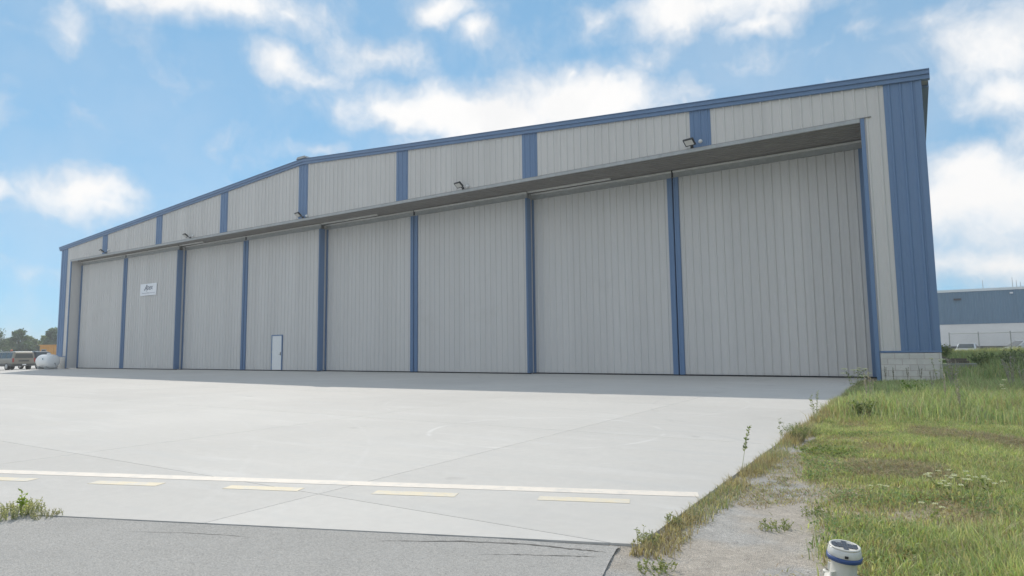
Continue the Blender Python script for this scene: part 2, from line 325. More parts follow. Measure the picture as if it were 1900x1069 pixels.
FRX, FRY, FRS = 27.30, -19.63, .3829                       # front edge of the apron, running down to the left
def front_y(x): return FRY + (x-FRX)*FRS
def clip_poly(poly, a, b, c):                               # keep a*x+b*y<=c
    out = []
    for i in range(len(poly)):
        p, q = poly[i], poly[(i+1) % len(poly)]; dp, dq = a*p[0]+b*p[1]-c, a*q[0]+b*q[1]-c
        if dp <= 0: out.append(p)
        if (dp < 0 < dq) or (dq < 0 < dp): t = dp/(dp-dq); out.append((p[0]+(q[0]-p[0])*t, p[1]+(q[1]-p[1])*t))
    return out
def prism(poly, zt, th, name, m, parent=None):
    n = len(poly); vs = [(x, y, zt+base_z(x)) for x, y in poly] + [(x, y, zt-th+base_z(x)) for x, y in poly]
    return MB().add(vs, [tuple(range(n))] + [(i, n+i, n+(i+1)%n, (i+1)%n) for i in range(n)]).build(name, m, parent)
AX = 27.36
ap = MB()
axs = [-80, -60, -48, -42, -38, -34, -30, -26, -10, AX-.01]
for a, b_ in zip(axs[:-1], axs[1:]):
    ap.add([(a, front_y(a)+.01, base_z(a)-.025), (b_, front_y(b_)+.01, base_z(b_)-.025), (b_, 3.2, base_z(b_)-.025), (a, 3.2, base_z(a)-.025)], [(0,1,2,3)])
apron = tag(ap.build('concrete_apron', JOINT), kind='structure')
SX = [AX] + [24.52-4.3*i for i in range(0, 25)]; SY = [3.0] + [-1.27-4.6*i for i in range(0, 9)]
for i in range(len(SX)-1):
    for j in range(len(SY)-1):
        g = .0035
        x1, x0, y1, y0 = SX[i]-(g if i else 0), SX[i+1]+g, SY[j]-g, SY[j+1]+g
        poly = [(x0,y0),(x1,y0),(x1,y1),(x0,y1)]
        poly = clip_poly(poly, FRS, -1, FRS*FRX-FRY)          # y >= front edge
        if len(poly) < 3 or y0 < -32: continue
        prism(poly, 0, .03, 'concrete_slab', CONC, apron)
# concrete yard round the left corner of the hangar
yd = MB()
for a, b_ in zip([-80,-60,-48,-42,-38,-34], [-60,-48,-42,-38,-34,-29.6]):
    yd.add([(a, 3.21, base_z(a)-.004), (b_, 3.21, base_z(b_)-.004), (b_, 16, base_z(b_)-.004), (a, 16, base_z(a)-.004)], [(0,1,2,3)])
tag(yd.build('concrete_yard', CONC), kind='structure')
def paint_strip(x0, x1, off, w, m, name):
    L = math.hypot(1, FRS); dx, dy = 1/L, FRS/L; nx, ny = -dy, dx
    px = lambda x: (x, front_y(x)+off)
    a, b_ = px(x0), px(x1); h = w/2
    prism([(a[0]-nx*h, a[1]-ny*h), (b_[0]-nx*h, b_[1]-ny*h), (b_[0]+nx*h, b_[1]+ny*h), (a[0]+nx*h, a[1]+ny*h)], .0025, .0015, name, m, apron)
paint_strip(-6, 27.30, 1.50, .165, WLINE, 'painted_line')
x = 26.90
while x > 5: paint_strip(x-.68, x, 1.165, .135, YLINE, 'painted_dash'); x -= 1.325

# asphalt in front of the apron, with a ragged joint along the concrete
tops, lows = [], []
for k in range(420):
    x = -60 + (27.27+60)*(k/419)**.6 if k < 419 else 27.27
    j = .003 + .008*vnoise(x, 0, .4, 2) + .022*max(0, float(vnoise(x, 3, .12, 5))-.6)*2 + (.035*float(sstep(26.4, 27.1, x)))
    tops.append((x, front_y(x)-j))
edge = [(27.27, FRY-.12), (27.33, -20.0), (27.39, -20.22), (27.50, -20.7), (27.62, -21.3), (27.8, -22.5), (28.0, -26), (29, -45)]
def asph_edge_x(y): return np.interp(-np.asarray(y), [-e[1] for e in edge], [e[0] for e in edge])
ab = MB(); pts = tops + [(27.27+.0, FRY-.12)]
n_ = len(tops); ab.add([(x, y, base_z(x)-.006) for x, y in tops] + [(x, front_y(x)-.5, base_z(x)-.006) for x, y in tops], [(n_+i, n_+i+1, i+1, i) for i in range(n_-1)])
ab.build('tmp_edge', ASPH)
bmx = bmesh.new(); bmx.from_mesh(bpy.data.objects['tmp_edge'].data); bpy.data.objects.remove(bpy.data.objects['tmp_edge'])
def bquad(P): bmx.faces.new([bmx.verts.new(p) for p in P])
lowl = [(x, front_y(x)-.5) for x, y in tops]
for (xa, ya), (xb, yb) in zip(lowl[:-1:20], lowl[20::20] + [lowl[-1]]): bquad([(xa, -70, base_z(xa)-.006), (xb, -70, base_z(xb)-.006), (xb, yb, base_z(xb)-.006), (xa, ya, base_z(xa)-.006)])
xl = lowl[-1][0]; prev = None
ring = [(27.27, tops[-1][1]), (27.27, FRY-.12)] + edge[1:] + [(29, -70)]
left = [(xl, y) for x, y in ring]
for (p, q) in zip(ring[:-1], ring[1:]):
    if q[0] - xl > 1e-4: bquad([(xl, q[1], -.006), (q[0], q[1], -.006), (p[0], p[1], -.006)] + ([(xl, p[1], -.006)] if p[0]-xl > 1e-4 else []))
me = bpy.data.meshes.new('asphalt_taxiway'); bmesh.ops.recalc_face_normals(bmx, faces=bmx.faces); bmx.to_mesh(me); bmx.free()
asph = tag(link('asphalt_taxiway', me, ASPH), kind='structure')
CRK = mat('crack_dirt', (.13, .125, .115), .95, 0, .2, 20)
def crack(pts, w0):
    P, rr_ = [], random.Random(len(pts))
    for (xa, ya), (xb, yb) in zip(pts[:-1], pts[1:]):
        for k in range(10): f = k/10; P.append((xa+(xb-xa)*f+rr_.uniform(-.006, .006), ya+(yb-ya)*f+rr_.uniform(-.006, .006)))
    P.append(pts[-1]); m = MB(); n = len(P)
    W = [w0*rr_.uniform(.3, 1)*min(1, 4*min(i, n-1-i)/n+.15) for i in range(n)]
    m.add([(x, y-w, -.004) for (x, y), w in zip(P, W)]+[(x, y+w, -.004) for (x, y), w in zip(P, W)], [(i, i+1, n+i+1, n+i) for i in range(n-1)]); m.build('crack', CRK, asph)
crack([(25.9, -20.36), (26.4, -20.08), (26.8, -19.93), (27.05, -19.88), (27.24, -19.84)], .012)
crack([(26.6, -20.25), (26.85, -20.12), (27.1, -20.0), (27.24, -19.93)], .005)
crack([(24.2, -21.1), (24.7, -20.86), (25.1, -20.73)], .003)

# verge: gravel, thatch and soil right of the apron
def gravelness(x, y):
    w = np.interp(-np.asarray(y), [11, 14, 16, 17.2, 18.2, 19.6, 21], [.12, .28, .42, .72, 1.02, 1.20, 1.5])
    edge_ = np.where(y > FRY, AX, asph_edge_x(y))
    g = 1 - sstep(w*.75, w*1.1, (x-edge_) + .45*(fbm(x, y, .6, 21)-.5))
    return g*sstep(-11.5, -13.5, y)
def hay(x, y):
    d = np.abs((y+13.5) + .7*(x-29.3) + .5*(fbm(x, y, .8, 31)-.5))
    a = (1-sstep(.35, .8, d))*sstep(28.4, 28.9, x)*sstep(.26, .44, fbm(x, y, .5, 33)+.15)
    d2 = np.hypot((x-28.72)/.55, (y+16.2)/.65) + .8*(fbm(x, y, .4, 35)-.5)
    return np.maximum(a, .8*(1-sstep(.55, 1.1, d2)))
def lushness(x, y): return sstep(.36, .62, fbm(x, y, 1.3, 41) + .12*sstep(28.2, 29.4, x))
def drypatch(x, y): return sstep(.50, .64, fbm(x, y, .75, 43))*(1-sstep(-12.5, -10.5, y))
def verge_col(x, y):
    g = gravelness(x, y)[:,None]; h = hay(x, y)[:,None]
    dp_ = drypatch(x, y)[:,None]
    soil = np.array([.42, .37, .27]); grav = np.array([.42, .405, .38]); thatch = np.array([.46, .38, .27]); green = np.array([.32, .33, .18])
    c = soil*(1-lushness(x,y)[:,None]*.7) + green*lushness(x,y)[:,None]*.7
    h = np.maximum(h, dp_*.75); c = c*(1-h) + thatch*h
    br = sstep(.48, .62, fbm(x, y, .5, 51))[:,None]*.6
    gg = grav*(1-br*.8) + np.array([.44, .37, .29])*br*.8
    return c*(1-g) + gg*g
xs = np.concatenate([np.arange(AX+.004-.07*8, 31, .07), np.arange(31, 45.2, .4)]); ys = np.concatenate([np.arange(-30, -22, .4), np.arange(-22, -9, .09), np.arange(-9, 40, .5)])
def verge_z(x, y): return np.where(x < np.where(y > FRY-.10, AX, asph_edge_x(y)+.015), -.014, gz(x, y))
tag(grid_sheet('grass_verge', xs, ys, verge_z, VERGE, verge_col), kind='structure')
tag(MB().add([(20, 53, -.40), (90, 53, -.40), (90, 101.9, -.40), (20, 101.9, -.40)], [(0,1,2,3)]).build('parking_lot', ASPH), kind='structure')

# ------------------------------------------------------------------ the hangar
ZH, ZE, SL, XC, XSL, XJ, ZP, BAY, SW = 8.652, 11.825, .0757, 29.51, 28.47, 27.78, .973, 7.5, .3905
DEPTH = 36
hangar = thing('hangar', 'long grey metal hangar with blue stripes and tall sliding doors', 'hangar', (0, 0, 0))
roof_z = lambda x: ZE - SL*abs(x)
def ribbed(x0, x1, zb, ztf, y, m, parent, nrib=3, name='siding_sheet'):
    """one vertical siding sheet with trapezoid ribs; origin at its lower left corner"""
    p = (x1-x0)/nrib; prof = [(x0, 0)]
    for k in range(nrib):
        c = x0 + p*(k+.5)
        prof += [(c-.048, 0), (c-.018, -.032), (c+.018, -.032), (c+.048, 0)]
        if k < nrib-1: prof += [(c+p/2-.016, 0), (c+p/2, -.006), (c+p/2+.016, 0)]
    prof.append((x1, 0)); n = len(prof)
    # sheets lap by a few mm so that joints show
    vs = [(x, y+d, zb) for x, d in prof] + [(x, y+d, ztf(x)) for x, d in prof]
    return MB().add(vs, [(i, i+1, n+i+1, n+i) for i in range(n-1)]).build(name, m, parent)
# fascia
fas = MB()
zt = lambda x: roof_z(x)
fx = [-XC+.02, -XJ, 0, XJ, XC-.02]
for (a, b_) in ((-XJ, 0), (0, XJ)):
    fas.add([(a, .05, ZH), (b_, .05, ZH), (b_, .05, zt(b_)), (a, .05, zt(a)), (a, .25, ZH), (b_, .25, ZH), (b_, .25, zt(b_)), (a, .25, zt(a))], [(0,1,2,3), (5,4,7,6), (0,4,5,1), (3,2,6,7)])
for s in (-1, 1):
    x0, x1 = sorted((s*XJ, s*(XC-.02)))
    fas.add([(x0, .05, ZP), (x1, .05, ZP), (x1, .05, zt(x1)), (x0, .05, zt(x0)), (x0, .25, ZP), (x1, .25, ZP), (x1, .25, zt(x1)), (x0, .25, zt(x0))], [(0,1,2,3), (5,4,7,6), (1,5,6,2), (4,0,3,7), (0,4,5,1)])
fascia = fas.build('front_wall', GREY, hangar)
for i in range(-3, 4):
    ribbed(i*BAY-SW, i*BAY+SW, ZH, zt, -.012, BLUE, fascia, 3, 'blue_siding_sheet')
for i in range(-3, 3):
    a, b_ = i*BAY+SW, (i+1)*BAY-SW
    for k in range(7): ribbed(a+(b_-a)*k/7, a+(b_-a)*(k+1)/7-.003, ZH, zt, .004*(k % 2), GREY, fascia)
for s in (-1, 1):
    e0, e1 = sorted((s*(3*BAY+SW), s*XJ)); 
    for k in range(5): ribbed(e0+(e1-e0)*k/5, e0+(e1-e0)*(k+1)/5-.003, ZH, zt, .004*(k % 2), GREY, fascia)
    e0, e1 = sorted((s*XJ, s*XSL)); ribbed(e0, e1-.003, ZP, zt, .002, GREY, fascia, 2)
    e0, e1 = sorted((s*XSL, s*(XC-.10))); ribbed(e0, e1, ZP, zt, -.010, BLUE, fascia, 3, 'blue_siding_sheet')
    c0, c1 = sorted((s*(XC-.16), s*(XC+.012)))
    MB().add([(c0, -.03, ZP), (c1, -.03, ZP), (c1, -.03, zt(c1)), (c0, -.03, zt(c0)), (c0, .16, ZP), (c1, .16, ZP), (c1, .16, zt(c1)), (c0, .16, zt(c0))],
             [(0,1,2,3), (1,5,6,2), (4,0,3,7), (0,4,5,1)]).build('corner_trim', BLUE, hangar)
    j0, j1 = sorted((s*(XJ-.02), s*(XJ+.10))); MB().box(j0, j1, -.045, .02, .03, ZH-.026).build('jamb_trim', BLUE, hangar)
    e0, e1 = sorted((s*(XJ+.11), s*(XC+.02))); MB().box(e0, e1, -.05, .12, ZP-.055, ZP-.003).build('base_flashing', BLUE, hangar)
    # reveal lining of the door opening
    r0_, r1_ = sorted((s*(XJ-.012), s*(XJ+.20))); MB().box(r0_, r1_, .03, 2.9, .02, ZH-.01).build('reveal_lining', GREY, hangar)
# rake trim, stepped, following the gable; ridge cap
for s in (-1, 1):
    x0, x1 = sorted((0, s*(XC+.24)))
    for (ya, yb, za, zb_) in ((-.10, .10, -.05, .085), (-.15, .10, .087, .225), (-.18, .6, .227, .252)):
        rk = MB(); P = [(x, y, roof_z(x)+z) for x in (x0, x1) for y, z in ((ya, za), (yb, za), (yb, zb_), (ya, zb_))]
        rk.add(P, [(0,4,7,3), (3,7,6,2), (0,1,5,4), (0,3,2,1), (4,5,6,7), (1,2,6,5)]).build('rake_trim', BLUE, hangar)
MB().add([(-.42, -.22, 12.075), (-.3, -.22, 12.20), (.3, -.22, 12.20), (.42, -.22, 12.075), (-.42, DEPTH, 12.075), (-.3, DEPTH, 12.20), (.3, DEPTH, 12.20), (.42, DEPTH, 12.075)],
         [(0,1,2,3)[::-1], (4,5,6,7), (0,4,5,1), (1,5,6,2), (2,6,7,3)]).build('ridge_cap', GALV, hangar)
for s in (-1, 1):
    x0, x1 = sorted((0, s*(XC+.20))); z = lambda x: roof_z(x)+.18
    MB().add([(x0, .11, z(x0)), (x1, .11, z(x1)), (x1, DEPTH, z(x1)), (x0, DEPTH, z(x0)), (x0, .11, z(x0)-.18), (x1, .11, z(x1)-.18), (x1, DEPTH, z(x1)-.18), (x0, DEPTH, z(x0)-.18)],
             [(0,1,2,3), (7,6,5,4), (1,5,6,2), (0,3,7,4), (0,4,5,1), (2,6,7,3)]).build('roof', ROOFM, hangar)
    xg = s*(XC+.12); g0, g1 = sorted((xg-.1, xg+.1)); MB().box(g0, g1, .62, DEPTH, roof_z(XC)-.10, roof_z(XC)+.10).build('gutter', BLUE, hangar)
    w0, w1 = sorted((s*(XC-.15), s*(XC-.02))); MB().box(w0, w1, .26, DEPTH, .0, roof_z(XC)+.1).build('side_wall', GREY, hangar)
MB().add([(-XC+.15, DEPTH-.1, 0), (XC-.15, DEPTH-.1, 0), (XC-.15, DEPTH-.1, roof_z(XC)), (0, DEPTH-.1, ZE+.1), (-XC+.15, DEPTH-.1, roof_z(XC))], [(4,3,2,1,0)]).build('rear_wall', GREY, hangar)
# header edge channel, soffit deck and door tracks
MB().box(-XJ+.03, XJ-.03, -.07, .0, ZH-.15, ZH-.024).build('header_channel', GALV, hangar)
MB().box(-XJ-.30, XJ+.30, -.055, -.001, ZH-.02, ZH-.001).build('shadow_gap_strip', SOFF, hangar)  # dark strip standing in for the shadow line above the channel
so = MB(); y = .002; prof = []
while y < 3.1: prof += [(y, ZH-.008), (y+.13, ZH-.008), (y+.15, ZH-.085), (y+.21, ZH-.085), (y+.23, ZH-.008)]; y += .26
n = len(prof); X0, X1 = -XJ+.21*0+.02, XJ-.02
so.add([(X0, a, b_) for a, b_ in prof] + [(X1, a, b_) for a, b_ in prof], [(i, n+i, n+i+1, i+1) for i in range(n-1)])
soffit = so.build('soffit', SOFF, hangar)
DY = [.72, 1.22, 1.72, 2.22]
for k, d in enumerate(DY):
    xa, xb = (-XJ+.05, [-11.0, 4.5, 18.0, XJ-.05][k]); MB().box(xa, xb, d+.04, d+.16, ZH-.145, ZH-.088).build('door_track', RAIL, hangar)
MB().box(-XJ+.05, XJ-.05, 2.75, 2.85, .02, ZH-.06).build('rear_liner', DGREY, hangar)
# plinths of painted block
for s in (-1, 1):
    x0, x1 = sorted((s*(XJ+.115), s*(XC+.01)))
    core = MB().box(x0+.012, x1-.012, -.055, .24, -.06, ZP-.07).build('plinth', MORT, hangar)
    bw, bh, rows = .39, (ZP-.07)/5, 5
    for r in range(rows):
        x = x0 - (bw/2 if r % 2 else 0)
        while x < x1-.01:
            a, b_ = max(x, x0), min(x+bw, x1)
            if b_-a > .03: MB().box(a+.005, b_-.005, -.075, -.03 if False else .10, r*bh+.004 if r else -.05, (r+1)*bh-.005).build('block', BLOCK, core)
            x += bw
# sliding door leaves
edges = [-XJ+.03 + (2*XJ-.06)*i/8 - (0, 0, 0, 0, .05, .15, .2, .17, 0)[i] for i in range(9)]
ZD0, ZD1 = .055, 8.25
for k in range(8):
    g = k//2; y = DY[g]; x0, x1 = edges[k], edges[k+1]; first = k % 2 == 0
    if not first: x1 += (.12 if k < 7 else -.07)
    if first and k: x0 += .02
    wl_, wr_ = (.16, .22) if first else (.22, .10 if k < 7 else .15)
    xa, xb = (x0+.004, x1-.026) if first else (x0+.026, x1-.004)     # dark slit where the two leaves of a pair meet
    leaf = MB().box(xa+.01, xb-.01, y+.04, y+.22, ZD0, ZD1-.01).build('door_leaf', DGREY, hangar)
    a, b_ = xa+wl_, xb-wr_; nsh = 7
    wd = None
    if k == 3: wd = (-4.06, -3.18)
    for q in range(nsh):
        s0, s1 = a+(b_-a)*q/nsh, a+(b_-a)*(q+1)/nsh-.003
        zb = ZD0
        ribbed(s0, s1, zb, lambda x: ZD1, y+.034+.004*(q % 2), DGREY, leaf, 3)
    for e0, e1 in ((xa, a-.003), (b_+.003, xb)):
        ps = MB().box(e0, e1, y-.015, y+.33, ZD0-.01, ZD1+.002); w = e1-e0
        ps.box(e0+w*.12, e0+w*.30, y-.03, y-.0152, ZD0-.005, ZD1-.003).box(e1-w*.30, e1-w*.12, y-.03, y-.0152, ZD0-.005, ZD1-.003)
        ps.build('edge_post', BLUE, leaf)
    MB().box(xa+.02, xb-.02, y+.333, y+.46, ZD0, ZD1+.25).build('back_frame', DGREY, leaf)
    tr = MB().box(xa+.01, xb-.01, y+.015, y+.10, ZD1+.005, ZH-.09); tr.box(xa+.01, xb-.01, y-.02, y+.10, ZD1+.005, ZD1+.035)
    tr.build('top_rail', GALV, leaf)
    MB().box(xa+.01, xb-.01, y-.085, y+.0145, ZH-.175, ZH-.125).build('rail_flange', RAIL, leaf)
    MB().box(xa, xb, y-.01, y+.2, .004, ZD0-.012).build('bottom_seal', RUBB, leaf)
    if not first or k == 0: pass
    if k in (0, 2, 4, 6): MB().box(x1-.035, x1+.035, y-.03, y+.01, ZD1+.04, ZH-.08).build('rail_bracket', BLACKP, leaf)
    if wd:
        w0, w1 = wd; yf = y-.012
        fr = MB().box(w0-.06, w0, yf-.02, y+.06, .06, 2.16).box(w1, w1+.06, yf-.02, y+.06, .06, 2.16).box(w0, w1, yf-.02, y+.06, 2.10, 2.16); fr.build('walk_door_frame', BLUE, leaf)
        MB().box(w0+.004, w1-.004, yf, y+.06, .07, 2.096).build('walk_door', WHITE, leaf)
        hd = MB().tube((w1-.09, yf-.002, 1.0), (w1-.09, yf-.05, 1.0), .012); hd.tube((w1-.09, yf-.045, 1.0), (w1-.20, yf-.045, 1.0), .010); hd.box(w1-.12, w1-.06, yf-.006, yf-.0005, .93, 1.12); hd.build('door_handle', BLACKP, leaf)
        for hz in (.3, 1.08, 1.85): MB().tube((w0+.004, yf-.012, hz), (w0+.004, yf-.012, hz+.1), .012).build('hinge', GALV, leaf)

# ------------------------------------------------------------------ floodlights and dome sensors on the front wall
def floodlight(x, label):
    t = thing('floodlight', label, 'floodlight', (x, -.03, ZH+.05), 0, 'floodlights along the header')
    tilt = Matrix.Translation((0, -.34, .10)) @ Euler((R(52), 0, R(-12))).to_matrix().to_4x4()
    h = MB().box(-.20, .20, -.035, .035, -.15, .15)
    for q in range(9): h.box(-.17+.0425*q-.008, -.17+.0425*q+.008, .035, .06, -.12, .12)
    h.v = [tuple(tilt @ Vector(p)) for p in h.v]; h.build('housing', BLACKP, t)
    le = MB().box(-.16, .16, -.042, -.0355, -.11, .11); le.v = [tuple(tilt @ Vector(p)) for p in le.v]; le.build('lens', LENS, t)
    MB().tube((0, 0, -.01), (0, -.26, .06), .022).box(-.06, .06, -.015, .0, -.08, .06).box(-.17, .17, -.30, -.255, .05, .09).build('bracket', BLACKP, t)
for x, l in ((-22.2, 'black floodlight nearest the left end of the hangar'), (-11.1, 'black floodlight above the second pair of sliding doors from the left'), (.05, 'black floodlight below the ridge on the middle blue stripe'),
             (11.35, 'black floodlight on plain grey siding right of the ridge'), (22.17, 'black floodlight nearest the right end of the hangar, its lens showing')): floodlight(x, l)
for x, z, l in ((-21.85, 8.86, 'small white dome beside the leftmost floodlight'), (-10.72, 8.80, 'small white dome beside the second floodlight from the left'), (.40, 8.74, 'small white dome beside the floodlight under the ridge'),
             (11.62, 8.76, 'small white dome beside the fourth floodlight from the left'), (22.50, 8.86, 'small white dome beside the rightmost floodlight')):
    t = thing('dome_sensor', l, 'sensor', (x, -.045, z), 0, 'white domes beside the floodlights')
    Mx = Matrix.Rotation(R(90), 4, 'X')
    MB().lathe([(.075, 0), (.075, .03)], 14, Mx).build('mount', WHITE, t)
    MB().lathe([(.065, .031), (.062, .06), (.045, .09), (.015, .105)], 14, Mx).build('dome', WHITE, t, True)

# ------------------------------------------------------------------ sign on the left door
SGB = mat('sign_board_white', (.86, .87, .90), .4, 0, .03, 3); SGI = mat('sign_ink', (.12, .14, .19), .5, 0, .05, 9); SGG = mat('sign_ink_grey', (.36, .38, .42), .5, 0, .05, 9)
sg = thing('wall_sign', 'white company sign with dark script lettering on the left doors', 'sign', (-17.43, DY[0]-.005, 5.70))
MB().box(-1.08, 1.08, -.02, .0, -.425, .425).build('board', SGB, sg)
fc = bpy.data.curves.new('lettering', 'FONT'); fc.body = 'Apex'; fc.size = .56; fc.shear = .38; fc.extrude = .002; fc.align_x = 'CENTER'; fc.space_character = .88
fo = bpy.data.objects.new('tmp', fc); COL.objects.link(fo); dg = bpy.context.evaluated_depsgraph_get(); lm = bpy.data.meshes.new_from_object(fo.evaluated_get(dg)); bpy.data.objects.remove(fo)
lt = link('lettering', lm, None, sg); lm.materials.clear(); lm.materials.append(SGI); lt.location = (.0, -.023, -.02); lt.rotation_euler = (R(90), 0, 0)
sw = MB().tube((-.52, -.023, -.06), (-.28, -.023, .10), .02, .012, 6); sw.tube((-.28, -.023, .10), (-.12, -.023, .30), .012, .02, 6); sw.build('flourish', SGI, sg)
ln = MB(); x = -.86; rr = random.Random(3)
while x < .84:
    w = rr.uniform(.03, .07); h = rr.choice([.05, .055, .075]); ln.box(x, x+w, -.0235, -.0205, -.285, -.285+h); x += w+rr.choice([.015, .02, .02, .06])
ln.build('small_print', SGG, sg)

# ------------------------------------------------------------------ vehicles
def paint(name, col, rough=.25, metal=.2): return mat(name, col, rough, metal, .04, 3)
TYRE = mat('tyre_rubber', (.022, .022, .022), .8, 0, .1, 20); RIM = mat('alloy_rim', (.45, .45, .45), .35, .7, .05, 10)
TAIL = mat('red_lamp', (.35, .02, .02), .2, 0, .05, 20); HEADL = mat('clear_lamp', (.75, .77, .8), .1, 0, .05, 20); AMBER = mat('amber_beacon', (.8, .16, .05), .3, 0, .05, 20)
def vehicle(name, label, loc, rz, st, w, body, lower, wheels, wr, wins, beacon=False, plate=True):
    """st: stations (x, z_bottom, z_belt, z_roof); x forward"""
    t = thing(name, label, name.split('_')[-1], loc, rz)
    def ring(x, zb, zbelt, zr, k=1.0):
        ww = w*k; top = zr > zbelt + .05
        zr2 = zr if top else zbelt+.03
        half = [(ww*.90, zb), (ww, zb+.18), (ww, zbelt-.12), (ww*.965, zbelt)] + ([(ww*.84, zr2-.07), (ww*.72, zr2)] if top else [(ww*.9, zbelt+.02), (ww*.8, zr2)])
        return [(x, -yy, z) for yy, z in half] + [(x, yy, z) for yy, z in half[::-1]]
    m = MB(); rings = [ring(*s) for s in st]; n = 12; vs = [p for r in rings for p in r]
    fs = [(k*n+i, k*n+(i+1)%n, (k+1)*n+(i+1)%n, (k+1)*n+i) for k in range(len(rings)-1) for i in range(n)]
    fs += [tuple(range(n-1,-1,-1)), tuple(range((len(rings)-1)*n, len(rings)*n))]
    b = m.add(vs, fs).build('body', body, t); bm = bmesh.new(); bm.from_mesh(b.data); bmesh.ops.recalc_face_normals(bm, faces=bm.faces); bm.to_mesh(b.data); bm.free()
    bv = b.modifiers.new('bevel', 'BEVEL'); bv.width = .035; bv.segments = 2; bv.limit_method = 'ANGLE'
    xr, xf = st[0][0], st[-1][0]
    def at(x):
        for a, c in zip(st[:-1], st[1:]):
            if a[0] <= x <= c[0]:
                f = (x-a[0])/max(1e-6, c[0]-a[0]); return [a[i]+(c[i]-a[i])*f for i in range(4)] + ([1.0] if len(a) < 5 else [])
        return list(st[-1])
    for xa, xb in wins:                                   # side glass
        for s in (-1, 1):
            A, B = at(xa), at(xb); P = []
            for S in (A, B):
                h = S[3]-S[2]; p0, p1 = Vector((S[0], s*w*.965, S[2])), Vector((S[0], s*w*.84, S[3]-.07))
                P += [p0.lerp(p1, .10)+Vector((0, s*.012, .004)), p0.lerp(p1, .93)+Vector((0, s*.012, .004))]
            MB().add([P[0], P[2], P[3], P[1]], [(0,1,2,3)]).build('window', GLASS, t)
    r1 = st[1]; r0s = st[0]                               # tailgate glass between the two rearmost stations
    y0 = w*.82
    MB().add([(r0s[0]-.014, -y0*.98, r1[2]+.06), (r0s[0]-.014, y0*.98, r1[2]+.06), (r0s[0]-.014+ (r1[0]-r0s[0])*.0, y0*.86, r0s[3]-.13), (r0s[0]-.014, -y0*.86, r0s[3]-.13)], [(3,2,1,0)]).build('rear_window', GLASS, t)
    # windscreen
    ws = [(a, c) for a, c in zip(st[:-1], st[1:]) if c[3] <= c[2]+.05 and a[3] > a[2]+.05]
    if ws:
        a, c = ws[0]; d = .02
        MB().add([(a[0]+.06, -w*.70, a[3]-.02), (a[0]+.06, w*.70, a[3]-.02), (c[0]-.06+d, w*.84, c[2]+.10), (c[0]-.06+d, -w*.84, c[2]+.10)], [(0,1,2,3)]).build('windscreen', GLASS, t)
    for x in wheels:
        for s in (-1, 1):
            Mx = Matrix.Translation((x, s*(w-.10), wr)) @ Matrix.Rotation(R(90)*s*-1, 4, 'X')
            wt = MB().lathe([(wr*.62, -.12), (wr*.96, -.11), (wr, -.07), (wr, .07), (wr*.96, .105), (wr*.64, .11)], 20, Mx).build('wheel', TYRE, t, False)
            MB().lathe([(wr*.62, .105), (wr*.60, .115), (wr*.3, .13), (wr*.1, .135)], 16, Mx).build('rim', RIM, wt)
    zb = st[1][1]
    MB().box(xr-.10, xr+.10, -w*.97, w*.97, zb+.02, zb+.24).build('rear_bumper', lower, t)
    MB().box(xf-.08, xf+.10, -w*.92, w*.92, zb+.02, zb+.26).build('front_bumper', lower, t)
    for s in (-1, 1):
        zl = st[1][2]; MB().box(xr-.02, xr+.06, s*w*.93-.09, s*w*.93+.05*(1 if s < 0 else 1), zl-.32, zl+.05).build('tail_light', TAIL, t)
        zf = st[-1][2]; MB().box(xf-.10, xf+.03, s*w*.78-.16, s*w*.78+.16, zf-.20, zf-.05).build('headlight', HEADL, t)
        xm = next((c[0] for a, c in ws), xf-1)-.25; MB().box(xm-.06, xm+.06, s*(w+.13)-.10, s*(w+.13)+.10, st[1][2]+.02, st[1][2]+.18).build('mirror', lower, t)
    if plate: MB().box(xr-.125, xr-.101, -.16, .16, zb+.10, zb+.22).build('number_plate', WHITE, t)
    return t
suv_st = [(-2.62, .42, 1.12, 1.74), (-2.45, .40, 1.14, 1.84), (-1.2, .38, 1.12, 1.88), (.35, .38, 1.10, 1.86), (.62, .38, 1.10, 1.82), (1.35, .38, 1.10, 1.12), (2.45, .40, 1.02, 1.04), (2.62, .46, .92, .94)]
suv_st = [(a, b_, c, max(d, c)) for a, b_, c, d in suv_st]
SUVP = paint('champagne_paint', (.25, .235, .20)); SUVL = mat('dark_trim', (.06, .06, .06), .6, 0, .1, 10)
sv = vehicle('utility_suv', 'silver beige SUV with amber roof beacon, its tailgate facing us', (-48.6, 3.6, base_z(-48.6)), R(184), suv_st, 1.0, SUVP, SUVL, (-1.55, 1.72), .38, ((-2.35, -1.35), (-1.25, -.35), (-.25, .55)))
MB().lathe([(.11, 0), (.11, .10), (.08, .16), (.03, .18)], 12, Matrix.Translation((-.3, .1, 1.87))).build('roof_beacon', AMBER, sv)
MB().box(-2.58, 2.4, -1.012, -1.001, .44, .66).box(-2.58, 2.4, 1.001, 1.012, .44, .66).build('lower_cladding', SUVL, sv)
MB().box(-2.635, -2.621, -.45, .45, .86, 1.02).build('tailgate_trim', SUVL, sv)
MB().box(-2.2, .2, -.72, -.68, 1.90, 1.93).box(-2.2, .2, .68, .72, 1.90, 1.93).build('roof_rack', BLACKP, sv)
BLK = paint('black_car_paint', (.025, .028, .035), .2, .3)
vehicle('dark_suv', 'black SUV parked behind the silver beige one, nose to the right', (-51.0, 6.9, base_z(-51.0)), R(10), [(a*.9, b_, c, d) for a, b_, c, d in suv_st], .95, BLK, SUVL, (-1.4, 1.5), .36, ((-2.1, -1.2), (-1.1, -.3), (-.2, .5)))
sed_st = [(-2.2, .35, .92, .95), (-1.75, .30, .98, 1.0), (-1.0, .28, .96, 1.40), (.2, .28, .94, 1.45), (1.05, .30, .92, .94), (2.0, .32, .80, .82), (2.2, .40, .66, .68)]
